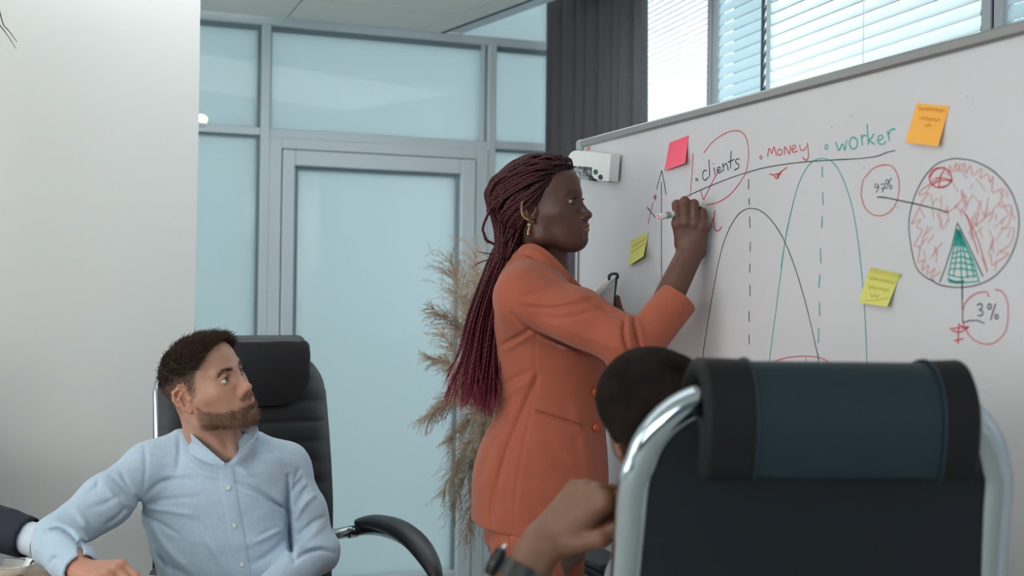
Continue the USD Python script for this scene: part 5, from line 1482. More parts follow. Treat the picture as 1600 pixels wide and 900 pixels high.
obj('hair_tie', tube(np.array([tie * 1.0 + np.array([math.cos(a) * .026, math.sin(a) * .028, .004 * math.sin(2 * a)]) for a in np.linspace(0, 2 * math.pi, 26)]) * wsz @ wR.T + wt, .0035, 8), 'hair_black', hp_, smooth=True)
# baby hairs at the temple
keep = (hV[:, 1] < -.02) & (np.abs(w_hairx(hV[:, 2]) - hV[:, 0]) < .008) & (hV[:, 2] > .12) & (hV[:, 2] < .19)
ss = strands_on(hV, hN, keep, 260, 4, lambda p: np.full(len(p), .012), lambda p, n: np.tile([-.8, 0, .1], (len(p), 1)), .5)
curves('edge_hair', list(ss * wsz @ wR.T + wt), .0005, 'hair_black', pw)
# jewellery
def onhead(x, z, lift=.004):
    h_ = hits(hm_, [np.array([x, -.2, z])], [np.array([0, 1.0, 0])])[0]
    return (h_[0] + h_[1] * lift) if h_ else np.array([x, -.08, z])
e1, e2 = wloc(W(841, 351, WY)), wloc(W(837, 361, WY))
ear = UsdGeom.Xform.Define(stage, pth(pw, 'earring')).GetPrim()
lw3 = lambda p: np.asarray(p) * wsz @ wR.T + wt
pe = onhead(e1[0], e1[2], .003)
m = trimesh.creation.icosphere(2, .0042); m.apply_translation(lw3(pe)); obj('pearl', m, 'pearl', ear, smooth=True)
obj('drop', tube(lw3([pe + [0, -.002, -.005], pe + [-.002, -.003, -.012], pe + [-.004, -.003, -.020]]), [.0016, .0035, .0022], 8), 'gold', ear, smooth=True)
m = trimesh.creation.icosphere(1, .0034); m.apply_translation(lw3(pe + [-.004, -.003, -.022])); obj('bead', m, 'gold', ear, smooth=True)
ch0 = onhead(-.018, .120, .003)
obj('chain', tube(catmull(lw3([ch0, ch0 + [-.004, -.003, -.018], ch0 + [.001, -.004, -.032], ch0 + [.012, -.004, -.042], pe + [-.004, -.004, -.016]]), 40), .0007, 6), 'gold', ear, smooth=True)
obj('ear_cuff', tube(catmull(lw3([ch0 + [.004, -.002, .006], ch0 + [-.001, -.004, .002], ch0 + [-.002, -.001, -.006]]), 12), .0011, 6), 'gold', ear, smooth=True)
ns = hits(hm_, [EYE * 0 + ((EYE - wt) @ wR) / wsz], [unit((ray(910.5, 341) @ wR))])[0]
if ns: m = trimesh.creation.icosphere(2, .0016); m.apply_translation(lw3(ns[0])); obj('nose_stud', m, 'gold', pw, smooth=True)

# the marker in the fist
a_, b_ = W(1028.5, 339.5, 2.625), W(1066, 331, 2.672)
mdir = unit(b_ - a_)
den = mdir @ BN; tip_ = a_ + mdir * (((BO - a_) @ BN) / den) if abs(den) > 1e-3 else b_
Lm = min(np.linalg.norm(tip_ - a_), .145)
mk = thing('marker_pen', 'white board marker held in the writing hand', 'marker pen')
obj('barrel', tube([a_ + mdir * .004, a_ + mdir * (Lm - .035)], .0074, 18), 'plastic_white', mk, smooth=40)
obj('end_cap', tube([a_, a_ + mdir * .005], [.0068, .0074], 18), 'plastic_white', mk, smooth=40)
obj('end_mark', tube([a_ - mdir * .0006, a_ + mdir * .001], .0050, 18), 'ink_red', mk, smooth=40)
obj('end_plug', tube([a_ - mdir * .0009, a_ + mdir * .001], .0028, 18), 'plastic_white', mk, smooth=40)
obj('printed_band', tube([a_ + mdir * .020, a_ + mdir * .034], .00755, 18, caps=False), 'plastic_grey', mk, smooth=40)
obj('nib_cone', tube([a_ + mdir * (Lm - .035), a_ + mdir * (Lm - .014), a_ + mdir * (Lm - .006), a_ + mdir * (Lm - .001)], [.0074, .006, .004, .002], 14), 'dot_dark', mk, smooth=40)

# notepad in the other hand
yp = 2.962
nt = thing('notepad', 'spiral notepad with a flipped page held at the chest', 'notepad')
def slab_px(pts, y, th, dz=None):
    """A thin sheet through the photograph's points at its own tilt."""
    Pn = np.array([W(a, b, y + (dz(a, b) if dz else 0)) for a, b in pts])
    n_ = unit(np.cross(Pn[1] - Pn[0], Pn[2] - Pn[0])); n_ = n_ if n_[1] > 0 else -n_
    V = np.vstack([Pn, Pn + n_ * th]); k = len(Pn)
    f = [(0, i, i + 1) for i in range(1, k - 1)] + [(k, k + i + 1, k + i) for i in range(1, k - 1)]
    for i in range(k): j = (i + 1) % k; f += [(i, k + j, j), (i, k + i, k + j)]
    m = trimesh.Trimesh(V, f, process=False)
    if m.volume < 0: m.invert()
    return m
tilt = lambda a, b: (a - 945) * .0006
page = [(930, 463), (961.5, 433), (957.5, 482), (940, 490), (926, 488)]
obj('page', slab_px(page, yp, .006, tilt), 'paper', nt)
obj('cover', slab_px([(930, 463), (966, 429), (959.5, 482), (940, 491), (926, 489)], yp + .0062, .003, tilt), 'pad_cover', nt)
ln = []
for k in range(9):
    v = k / 9
    a0 = np.array([930 - 4 * v, 466 + 24 * v]); b0 = np.array([959.5 - 1.5 * v, 447 + 33 * v])
    ln.append(tube([W(*q, yp + tilt(*q) - .0004) for q in (a0 + (b0 - a0) * .04, b0 - (b0 - a0) * .03)], .00042, 5))
obj('ruled_lines', cat(ln), 'pad_cover', nt, kind='stuff')
sheet = []
C = catmull(np.array([(966, 431, .004), (962, 427.5, -.010), (955.5, 428.5, -.022), (952, 434, -.026)], float), 14)
D_ = catmull(np.array([(966, 431, .004), (958, 428.5, -.012), (944, 447, -.024), (928.5, 462, -.022)], float), 14)
V = np.array([[W(c_[0] * (1 - u) + d_[0] * u, c_[1] * (1 - u) + d_[1] * u, yp + c_[2] * (1 - u) + d_[2] * u) for u in np.linspace(0, 1, 8)] for c_, d_ in zip(C, D_)])
E_ = catmull(np.array([(966, 431, .004), (952, 434, -.02), (938, 462, -.014)], float), 14)
top_ = [W(952, 434, yp - .018), W(945, 436, yp - .022), (W(934, 452, yp - .020)), W(930, 460, yp - .016)]
obj('flipped_page', tube(catmull([W(958, 432.5, yp - .010), W(949, 440, yp - .014), W(939, 452, yp - .016), W(931, 461, yp - .014)], 20), np.linspace(.006, .0085, 20), 14, r2=.012), 'paper', nt, smooth=60)
obj('binding', tube(catmull([W(952, 438, yp - .022), W(952, 431, yp - .022), W(957, 428, yp - .012), W(964, 428.5, yp + .0), W(965.5, 434, yp + .008)], 20), .0036, 8), 'pad_cover', nt, smooth=True)
# ================================================================== the seated person in the blue shirt
pm = person('seated bearded person in a light blue shirt, looking towards the whiteboard')
MY = 2.93
mR, mt, ms = rot_axes(math.radians(-24), math.radians(15), math.radians(15)), np.array([-.6950, MY, 1.0575]), 1.025
def mloc(p): return ((np.asarray(p) - mt) @ mR) / ms
nb = W(340, 700, MY + .03)
mnk = [((-.026, 0, .075), .058), (mloc(W(330, 672, MY + .015)), .057), (mloc(W(338, 700, MY + .025)), .060), (mloc(W(345, 745, MY + .04)), .085)]
def neck_muscle(c):
    a = np.array([-.018, -.058, .062]); b = mloc(W(352, 712, MY - .040))
    c.cap(a, b, .011, .008, k=.02)
    a2 = np.array([-.018, .058, .062]); b2 = mloc(W(366, 712, MY - .035))
    c.cap(a2, b2, .011, .008, k=.02)
mc_ = head_clay(mnk, jaw=1.05, full=.92, h=.0019, lo=(-.135, -.13, -.13), extra=neck_muscle)
mm_ = mc_.mesh()
mV, mN = np.asarray(mm_.vertices), np.asarray(mm_.vertex_normals)
x, y, z = mV.T; ay = np.abs(y)
mcol = face_tint(mV, srgb(184, 142, 122), srgb(176, 114, 106), srgb(92, 66, 50), brow_w=.7, lipw=.7, brow_dz=-.0045)
rosy = np.exp(-(((x - .066) / .022) ** 2 + ((z - .080) / .018) ** 2)) * (ay > .02)
mcol = blend(mcol, srgb(188, 128, 110), np.clip(rosy, 0, 1) * .5)
mcol = blend(mcol, srgb(186, 126, 110), np.exp(-(((x - .112) / .010) ** 2 + ((z - .080) / .010) ** 2)) * .5)
ear_m = (ay > .0745) & (z < .142) & (z > .066) & (x > -.035) & (x < .016)
mcol = blend(mcol, srgb(190, 128, 110), ear_m * .45)
rg = fbm(mV * 90, 3, 8) - .5
# beard: jaw, chin, moustache, sideburn
jawline = np.interp(x, [-.01, .012, .03, .06, .085, .10], [.092, .086, .062, .050, .0475, .047])
under = np.interp(x, [-.02, .02, .06, .09], [.030, .012, -.002, -.012])
bw_ = ramp(jawline + rg * .012 - z, -.004, .010) * ramp(z - under, -.004, .010) * ramp(x, -.002, .014)
mous = (x > .078) * ramp(.029 - ay, 0, .006) * ramp(z, .052, .056) * ramp(.0685 - z, 0, .004)
gap_ = (x > .075) * ramp(.022 - ay, 0, .004) * np.exp(-((z - .0490) / .0075) ** 2)
beard_w = np.clip(np.maximum(bw_, mous * .8), 0, 1) * (1 - np.clip(gap_ * 1.4, 0, 1)) * (1 - ear_m)
mcol = blend(mcol, srgb(100, 72, 54), beard_w * .62)
# clipped sides fading into the top hair
hx = np.interp(z, [.06, .09, .10, .115, .13, .15, .165, .175, .185, .20], [-.045, -.020, .024, .030, .034, .044, .056, .066, .074, .085])
side = ramp(hx + rg * .008 - x, -.003, .010) * ramp(z, .050, .075) * (1 - ear_m)
fade = np.interp(z - .25 * np.clip(-x - .03, 0, .1), [.06, .10, .135, .155, .17], [.20, .38, .62, .86, 1.0])
mcol = blend(mcol, srgb(60, 46, 40), side * fade)
top_w = side * ramp(z - .22 * np.clip(-x - .02, 0, .1) * -1, .150, .163)
# right arm on the table, left arm in the lap
Rs, Re, Rw = W(236, 732, 2.93), W(86, 846, 2.70), W(128, 893, 2.585)
Rk = W(176, 893, 2.525)
ra = Clay(np.minimum(np.minimum(Re, Rw), Rk) - .10, np.maximum(np.maximum(Re, Rw), Rk) + .10, .003)
ra.cap(Re, Rw, .035, .029)
hand_clay(ra, Rw + unit(Rk - Rw) * .012, unit(Rk - Rw) + UP * .0, UP * .9 - CF * .35, 1, [(.75, 1.3, .8), (.8, 1.3, .8), (.85, 1.3, .8), (.9, 1.25, .8)], [(.7, .4, -.7), (.9, .0, -.4), (.9, -.2, -.2)], size=1.0)
ra = ra.mesh()
Ls, Le, Lw = W(444, 732, 3.03), W(497, 862, 2.98), W(420, 925, 2.76)
la = Clay(np.minimum(Le, Lw) - .14, np.maximum(Le, Lw) + .14, .004)
la.cap(Le, Lw, .033, .027)
hand_clay(la, Lw, unit(W(370, 945, 2.66) - Lw), UP * .8 - CF * .3, -1, [(.5, .7, .5)] * 4, [(.7, .6, -.2), (.8, .3, -.2), (.9, .1, 0)], size=1.0)
la = la.mesh()
TYaw = math.radians(-72)
hipc = np.array([W(350, 900, MY + .06)[0], MY + .08, .50])
bd = Clay((-1.20, 2.25, -.005), (-.30, 3.25, 1.25), .012)
bd.loft((0, 0, 0), np.eye(3), [(W(345, yy, MY)[2], W((a + b) / 2, yy, MY + .04)[0], MY + .05 + (yy - 700) * .0002, (b - a) / 2 * 3.0 / F - .02, q) for yy, a, b, q in ((712, 255, 440, .075), (760, 222, 455, .10), (820, 226, 455, .105), (900, 240, 470, .11))] + [(.50, hipc[0], hipc[1], .17, .12)])
for s in (-1, 1):
    hp0 = hipc + np.array([s * .09, -.02, -.02]); kn_ = hp0 + np.array([s * .07, -.44, .0]); ft = np.array([kn_[0], kn_[1] + .02, .08])
    bd.chain([hp0, kn_, ft], [.085, .06, .045]); bd.cap(ft - UP * .03, ft + [0, -.13, -.045], .036, .03)
bd.cap(Rs, Re, .042, .034); bd.cap(Ls, Le, .042, .032)
torso = bd.mesh()
hw3 = to_world(mm_, mR, mt, ms)
allm = join([hw3, ra, la, torso])
dd_, ii_ = cKDTree(np.asarray(hw3.vertices)).query(np.asarray(allm.vertices))
base = np.array(srgb(188, 138, 116)) * (0.94 + .12 * fbm(np.asarray(allm.vertices) * 45, 3, 2))[:, None]
obj('body', allm, 'skin', pm, col=np.where((dd_ < .003)[:, None], mcol[ii_], base))
eyeballs(pm, mR, mt, ms, (1, .10, .04), (.10, .085, .07), (.74, .71, .69))
lw = lambda p: np.asarray(p) * ms @ mR.T + mt
# hair
def lean_top(p, n):
    return np.c_[.75 + 4 * p[:, 0], 1.5 * p[:, 1] - .25, np.full(len(p), .15) + 2 * np.clip(p[:, 0], -.1, .1)]
ss = strands_on(mV, mN, top_w > .55, 5200, 3, lambda p: np.interp(p[:, 0], [-.09, -.02, .04, .075], [.018, .024, .026, .028]), lean_top, .14, 6, .15, .52)
k = np.random.default_rng(2).random(len(ss)) < .82
hh = UsdGeom.Xform.Define(stage, pth(pm, 'hair')).GetPrim()
curves('dark_strands', list(lw(ss[k])), .0012, 'hair_brown', hh)
curves('light_strands', list(lw(ss[~k])), .0011, 'hair_light', hh)
ss = strands_on(mV, mN, (side > .6) & (z > .085) & (top_w < .6), 4200, 6, lambda p: np.interp(p[:, 2], [.09, .15], [.002, .007]), lambda p, n: np.tile([-.5, 0, -.6], (len(p), 1)), .25, 3)
curves('short_sides', list(lw(ss)), .00045, 'hair_brown', hh)
ss = strands_on(mV, mN, beard_w > .45, 3000, 9, lambda p: np.interp(p[:, 0], [0, .05, .10], [.003, .0055, .0075]), lambda p, n: np.c_[np.full(len(p), .25), p[:, 1] * 2, np.full(len(p), -.85)], .35, 4)
k = np.random.default_rng(5).random(len(ss)) < .42
bb = UsdGeom.Xform.Define(stage, pth(pm, 'beard')).GetPrim()
curves('dark_strands', list(lw(ss[k])), .0007, 'hair_brown', bb)
curves('light_strands', list(lw(ss[~k])), .0007, 'beard', bb)
bzm = .1322 + .006 * ramp(ay, .010, .030) - .008 * ramp(ay, .034, .048)
kp = (x > .045) & (ay > .011) & (ay < .047) & (np.abs(z - bzm) < .0028)
ss = strands_on(mV, mN, kp, 240, 12, lambda p: np.full(len(p), .0075), lambda p, n: np.c_[-.5 + 0 * p[:, 0], np.sign(p[:, 1]) * .8, .45 + 0 * p[:, 0]], .25, 4)
curves('eyebrows', list(lw(ss)), .00065, 'hair_brown', pm)
st = []
for s in (-1, 1):
    E = np.array([.0775, s * .0325, .1165])
    for q in np.linspace(-.8, 1, 22):
        p = E + np.array([.0134 - .005 * q * q, s * q * .0122, .0050 - .0022 * q * q])
        st.append(lw(np.stack([p, p + np.array([.003, s * q * .0012, .0006]), p + np.array([.0045, s * q * .0025, .0024])])))
curves('eyelashes', st, .0006, 'lash', pm)

# shirt ---------------------------------------------------------------------
sc_ = Clay((W(30, 800, 2.6)[0], 2.40, .60), (W(560, 800, 3.1)[0], 3.30, W(340, 650, MY)[2]), .0042)
lv = [(688, 292, 392, .060), (700, 268, 418, .080), (715, 244, 440, .098), (740, 226, 452, .112), (780, 216, 462, .118), (820, 224, 460, .116), (860, 236, 468, .115), (900, 246, 478, .118), (990, 250, 485, .122)]
zz_ = [W(345, q[0], MY)[2] for q in lv]
sc_.loft((0, 0, 0), np.eye(3), [(zq, W((a + b) / 2, yy, MY + .04)[0], MY + .05, (b - a) / 2 * (MY + .04) / F, q) for zq, (yy, a, b, q) in zip(zz_, lv)], power=2.3)
sc_.chain([W(285, 702, MY + .02), Rs + UP * .0, (Rs + Re) / 2 + UP * .004, Re], [.048, .062, .057, .052], k=.03)
sc_.chain([Re, (Re + Rw) / 2, Rw - unit(Rw - Re) * .012], [.053, .047, .041], k=.022)
sc_.chain([W(400, 706, MY + .05), Ls, (Ls + Le) / 2, Le], [.048, .060, .056, .050], k=.03)
sc_.chain([Le, (Le + Lw) / 2, Lw], [.050, .045, .038], k=.022)
_, G = sc_.window(sc_.lo, sc_.lo + sc_.h * sc_.n, 0)
cuR = Rw - unit(Rw - Re) * .004; dR = unit(Rw - Re)
near = np.linalg.norm(G - (cuR + dR * .03).astype(np.float32), axis=-1) < .075
sc_.F = np.where(near, np.maximum(sc_.F, (G - cuR.astype(np.float32)) @ dR.astype(np.float32)), sc_.F)
sc_.cap(cuR - dR * .018, cuR + dR * .05, .033, .034, k=.002, op='cut')
# neckline
nkc = [W(330, 668, MY + .015), W(338, 690, MY + .022), W(342, 706, MY + .01)]
sc_.chain(nkc, [.062, .060, .048], k=.006, op='cut')
sc_.chain([W(348, 700, MY - .03), W(352, 722, MY - .075)], [.036, .010], k=.006, op='cut')
near = (np.abs(sc_.F) < 6 * sc_.h) & (G[..., 1] < MY + .05)
d_ = G[near] - EYE; dy = d_ @ CF
g2 = np.c_[d_ @ CR, d_ @ CU] / dy[:, None] * MY
def mfold(pts, w, dep, Yp=MY):
    q = catmull(np.array([(a, b, 0) for a, b in pts], float), 3 * len(pts))[:, :2]
    A_ = np.array([W(a, b, 1.0) - EYE for a, b in q])
    A2 = np.c_[A_ @ CR, A_ @ CU] * Yp
    best = np.full(len(g2), 9.0); tt = np.zeros(len(g2))
    for i in range(len(A2) - 1):
        ba = A2[i + 1] - A2[i]; pa = g2 - A2[i]
        t = np.clip((pa @ ba) / (ba @ ba + 1e-12), 0, 1)
        e_ = np.linalg.norm(pa - t[:, None] * ba, axis=1)
        m_ = e_ < best; best[m_] = e_[m_]; tt[m_] = (i + t[m_]) / (len(A2) - 1)
    sc_.F[near] += (1.45 * dep * np.sin(np.clip(tt, .04, .96) * math.pi) ** .5 * np.exp(-(best / (.85 * w)) ** 2)).astype(np.float32)
C5 = lambda *pts: [(a * .35, 640 + b * .35) for a, b in pts]
mfold(C5((600, 468), (625, 430), (610, 390)), .008, .014)
mfold(C5((1285, 300), (1282, 400), (1290, 480), (1296, 600), (1312, 680)), .007, .014)
mfold(C5((1060, 330), (1150, 360), (1230, 410), (1290, 460)), .006, .007); mfold(C5((1060, 350), (1150, 385), (1230, 440), (1288, 490)), .008, -.005)
mfold(C5((1310, 680), (1370, 640), (1430, 625), (1490, 640)), .006, .009); mfold(C5((1300, 370), (1340, 320), (1400, 270)), .007, .006)
mfold(C5((1320, 480), (1370, 410), (1420, 370)), .008, -.005); mfold(C5((1300, 640), (1390, 560), (1440, 520)), .009, -.004)
mfold(C5((600, 400), (540, 340), (500, 300)), .008, .006); mfold(C5((590, 430), (520, 400), (470, 340)), .008, -.005)
mfold(C5((640, 390), (730, 320), (860, 310)), .008, .005); mfold(C5((800, 110), (800, 200), (790, 280)), .006, .005)
mfold(C5((640, 130), (650, 250), (640, 360)), .005, .003)
mfold(C5((820, 210), (900, 280), (980, 300)), .008, -.004); mfold(C5((1060, 240), (1100, 280), (1130, 290)), .008, -.004)
mfold(C5((660, 480), (700, 560), (760, 640), (850, 720)), .010, -.005); mfold(C5((680, 560), (720, 650), (780, 743)), .008, .005)
mfold(C5((1100, 600), (1200, 560), (1285, 510)), .009, -.005); mfold(C5((1110, 700), (1210, 640), (1290, 560)), .009, .004)
mfold(C5((390, 370), (430, 350), (440, 310)), .006, .005); mfold(C5((200, 545), (270, 535), (340, 590), (365, 640)), .005, .008)
mfold(C5((355, 640), (365, 590), (400, 600), (470, 570)), .006, .008); mfold(C5((210, 700), (250, 660), (270, 690)), .005, .005)
mfold(C5((240, 500), (320, 530), (360, 560)), .008, -.005); mfold(C5((330, 440), (370, 490), (390, 540)), .009, -.004)
mfold(C5((620, 470), (700, 500), (800, 560)), .006, .004); mfold(C5((640, 440), (740, 450), (860, 470)), .007, -.004); mfold(C5((650, 420), (760, 400), (880, 390)), .006, .003)
mfold(C5((1280, 520), (1200, 545), (1120, 590)), .006, .004); mfold(C5((1285, 440), (1230, 420), (1150, 380)), .006, .004)
mfold(C5((560, 440), (520, 480), (470, 510)), .006, .005); mfold(C5((540, 380), (470, 420), (400, 440)), .007, .004); mfold(C5((600, 380), (560, 320), (540, 270)), .006, .004)
mfold(C5((700, 640), (760, 700), (840, 743)), .007, .004); mfold(C5((900, 560), (960, 640), (1000, 720)), .009, -.003)
mfold(C5((1340, 560), (1400, 500), (1450, 480)), .006, .005); mfold(C5((1330, 420), (1360, 360), (1410, 320)), .006, .004); mfold(C5((1310, 330), (1330, 280), (1370, 240)), .006, .004)
sc_.wobble(lambda p: .0070 * (fbm(p * [15, 15, 20], 3, 41) - .5))
sm = sc_.mesh(relax=1)
sj = obj('shirt', sm, 'shirt_blue', pm, smooth=True, label='light blue linen shirt')
# stand-up collar, placket, cuff, buttons
def sstrip(pts, wd, n, th=.0022, lift=.0012):
    """A strip of cloth lying on the shirt: centre line in the photograph, width in pixels."""
    q = catmull(np.array([(a, b, 0) for a, b in pts], float), n)[:, :2]
    T = np.gradient(q, axis=0); T /= np.linalg.norm(T, axis=1, keepdims=True); S = np.c_[-T[:, 1], T[:, 0]]
    rows = []
    for u in np.linspace(-.5, .5, 7):
        hs = [px_hit(sm, *(q[i] + S[i] * wd * u)) for i in range(n)]
        rows.append([None if h is None else (h[0] + h[1] * (lift + th * (1 - (2 * u) ** 8)), h[0] - h[1] * .002) for h in hs])
    ok = [i for i in range(n) if all(r[i] is not None for r in rows)]
    if len(ok) < 3: return None
    top_ = np.array([[r[i][0] for i in ok] for r in rows]); bot = np.array([[r[i][1] for i in ok] for r in rows])
    m, k = top_.shape[:2]
    I, J = np.meshgrid(np.arange(m - 1), np.arange(k - 1), indexing='ij')
    f = np.stack([I * k + J, I * k + J + 1, (I + 1) * k + J + 1, (I + 1) * k + J], -1).reshape(-1, 4); f = np.vstack([f[:, [0, 1, 2]], f[:, [0, 2, 3]]])
    N_ = m * k; V = np.vstack([top_.reshape(-1, 3), bot.reshape(-1, 3)]); F2 = [f, f[:, ::-1] + N_]
    for r in ([a * k for a in range(m)], [a * k + k - 1 for a in range(m)], list(range(k)), [(m - 1) * k + a for a in range(k)]):
        for a, b in zip(r[:-1], r[1:]): F2.append([(a, b, b + N_), (a, b + N_, a + N_)])
    return trimesh.Trimesh(V, np.vstack(F2), process=False)
pk = sstrip([(353, 732), (357, 762), (366, 815), (374, 860), (381, 903)], 24, 40)
if pk is not None: obj('placket', pk, 'shirt_blue', sj, smooth=60)
pkm = pk if pk is not None else sm
for a, b in ((357, 762), (366, 821), (378, 882), (327, 715.5)):
    h_ = px_hit(cat([sm, pkm]), a, b)
    if h_: obj('button', rounded_disc(h_[0] + h_[1] * .0016, h_[1], .0052, .003), 'button_white', sj, smooth=60)
def band(pts, height, th, name, drop=(0, 0, 0)):
    P = catmull([W(*q) for q in pts], 60); n = len(P)
    T = np.gradient(P, axis=0); T /= np.linalg.norm(T, axis=1, keepdims=True)
    cen = P.mean(0)
    rows = []
    for v, o in ((-.35, 0), (.25, 0), (.5, .0), (.75, .001), (1, .002), (1, .002 + th), (.75, .001 + th), (.5, th), (.25, th), (-.35, th)):
        out = P - cen; out[:, 2] = 0; out /= np.linalg.norm(out, axis=1, keepdims=True)
        wob_ = .0015 * np.sin(np.linspace(0, 14, n) + 5 * v)
        hgt = height * np.clip(np.sin(np.linspace(0.03, math.pi - .03, n)) * 1.6, .12, 1.0) ** .7
        rows.append(P + UP * (v * hgt)[:, None] + out * (o + wob_)[:, None])
    R_ = np.array(rows); m = len(rows)
    V = R_.transpose(1, 0, 2).reshape(-1, 3); F2 = []
    for i in range(n - 1):
        for j in range(m): a, b = i * m + j, i * m + (j + 1) % m; F2 += [(a, b, b + m), (a, b + m, a + m)]
    for base in (0, (n - 1) * m):
        for j in range(1, m - 1): F2.append((base, base + j, base + j + 1))
    obj(name, trimesh.Trimesh(V, F2, process=False), 'shirt_blue', sj, smooth=50)
band([(350, 727, MY - .085), (330, 719, MY - .080), (309, 706, MY - .055), (293, 692, MY - .01), (289, 682, MY + .04), (312, 676, MY + .09), (350, 676, MY + .095), (384, 682, MY + .05), (399, 692, MY + .0), (396, 706, MY - .045), (374, 719, MY - .078), (355, 728, MY - .085)], .036, .003, 'collar')
# dark trousers and shoes below the table
tr = Clay((-1.20, 2.25, .03), (-.30, 3.25, .72), .010)
tr.ell(hipc + [0, 0, .03], (.20, .15, .16))
for s in (-1, 1):
    hp0 = hipc + np.array([s * .09, -.02, -.02]); kn_ = hp0 + np.array([s * .07, -.44, .0]); ft = np.array([kn_[0], kn_[1] + .02, .08])
    tr.chain([hp0, kn_, ft], [.10, .075, .065])
obj('trousers', tr.mesh(), 'trousers_dark', pm, smooth=True)
for s in (-1, 1):
    kn_ = hipc + np.array([s * .16, -.46, -.02])
    q = Clay((kn_[0] - .07, kn_[1] - .2, -.002), (kn_[0] + .07, kn_[1] + .12, .13), .006)
    q.chain([(kn_[0], kn_[1] + .06, .04), (kn_[0], kn_[1] - .04, .04), (kn_[0], kn_[1] - .13, .03)], [.044, .044, .034]); q.half((0, 0, 0), (0, 0, -1))
    obj('shoe', q.mesh(), 'shoe', pm, smooth=True)
# ================================================================== the person in front, seen from behind, cheek on the fist
pn = person('dark-haired person seen from behind, leaning the head on a fist with a black watch')
NS = .98
nR = rot_axes(math.radians(116), math.radians(4), math.radians(-30))
nE = W(986, 727, 1.64)
nt = nE - NS * (nR @ np.array([-.006, .078, .100]))
def nloc(p): return ((np.asarray(p) - nt) @ nR) / NS
nN = nt + NS * (nR @ np.array([-.045, 0, .02]))
nC = W(1130, 880, 1.74)
nk2 = [((-.030, 0, .070), .058), (nloc(nN * .5 + nC * .5), .060), (nloc(nC), .085)]
q = head_clay(nk2, h=.0026, lo=(-.16, -.14, -.12)).mesh()
V = np.asarray(q.vertices); x, y, z = V.T
c0 = face_tint(V, srgb(104, 74, 58), srgb(120, 76, 70), srgb(40, 30, 26))
hx = np.interp(z, [.04, .07, .10, .115, .13, .15, .165, .18, .19, .21], [-.04, -.022, -.014, .012, .022, .034, .046, .06, .072, .10])
hw_n = ramp(hx - x, -.004, .008) * ramp(z, .030, .055) * (1 - ((np.abs(y) > .0745) & (z < .142) & (z > .066) & (x > -.035)))
c0 = blend(c0, srgb(24, 20, 18), hw_n * .9)
Nw, Nk = W(843, 856, 1.60), W(957, 738, 1.625)
dN = unit(Nk - Nw)
ar = Clay(np.minimum(Nw, Nk) - .16, np.maximum(Nw, Nk) + .12, .0032)
Ne = W(775, 985, 1.57); Ne = Nw + unit(Ne - Nw) * .21
ar.cap(Ne, Nw, .043, .0285)
hand_clay(ar, Nw + dN * .004, dN, -CF * .6 - CR * .58 + CU * .58, -1, [(.75, 1.35, .9), (.85, 1.35, .9), (.95, 1.3, .9), (1.0, 1.3, .9)], [(.7, .62, -.1), (.95, .18, -.2), (.95, -.05, -.3)], size=1.06, spread=.0, fat=1.05, reach=1.05)
ar = ar.mesh()
Nls, Nrs = W(1050, 985, 1.86), W(1345, 900, 1.80)
hipn = np.array([.33, 1.86, .52])
bd = Clay((-.20, 1.45, -.005), (.85, 2.60, 1.25), .013)
bd.loft((0, 0, 0), np.eye(3), [(.50, .35, 1.86, .165, .12), (.75, .35, 1.86, .155, .10), (.95, .335, 1.85, .165, .10), (1.04, .325, 1.84, .12, .07)])
for s in (-1, 1):
    h0 = hipn + np.array([s * .09, .02, 0]); k0 = h0 + np.array([s * .05, .44, -.02]); f0 = k0 + np.array([0, .02, -.42])
    bd.chain([h0, k0, f0], [.085, .06, .045]); bd.cap(f0 - UP * .02, f0 + [0, .13, -.045], .036, .03)
bd.cap(Nls, Ne, .052, .042)
Nre, Nrh = np.array([.60, 1.95, .76]), np.array([.46, 2.16, .70])
bd.chain([Nrs, Nre, Nrh], [.052, .042, .032]); bd.ell(Nrh + [-.03, .04, 0], (.05, .06, .03))
torso = bd.mesh()
hq_ = to_world(q, nR, nt, NS)
allm = join([hq_, ar, torso])
dd_, ii_ = cKDTree(np.asarray(hq_.vertices)).query(np.asarray(allm.vertices))
base = np.array(srgb(110, 78, 58)) * (0.9 + .2 * fbm(np.asarray(allm.vertices) * 40, 3, 2))[:, None]
obj('body', allm, 'skin', pn, col=np.where((dd_ < .004)[:, None], c0[ii_], base))
eyeballs(pn, nR, nt, NS, (1, -.1, 0), (.03, .02, .012))
# close-cropped hair
hc_ = Clay((-.12, -.10, .02), (.11, .10, .245), .0032)
hc_.ell((-.004, 0, .142), (.1005, .0785, .0875), k=.001); hc_.ell((.028, 0, .165), (.064, .066, .056), k=.02); hc_.ell((-.035, 0, .085), (.058, .060, .055), k=.02)
Xh = hc_.window(hc_.lo, hc_.lo + hc_.h * hc_.n, 0)[1]
lim = np.interp(Xh[..., 2], [.04, .07, .10, .115, .13, .15, .165, .18, .19, .21], [-.04, -.024, -.018, .006, .018, .030, .042, .055, .066, .10])
hc_.F = np.maximum(hc_.F, (Xh[..., 0] - lim).astype(np.float32) * .8)
hc_.wobble(lambda p: .0035 * (fbm(p * 130, 2, 3) - .5) + .002 * (fbm(p * 40, 2, 5) - .5))
hm2 = hc_.mesh()
obj('hair', to_world(hm2, nR, nt, NS), 'hair_cropped', pn, smooth=True)
er = nt + NS * (nR @ np.array([.002, .0815, .074]))
m = trimesh.creation.icosphere(2, .0042); m.apply_translation(er - CF * .002); obj('earring', m, 'gold', pn, smooth=True)
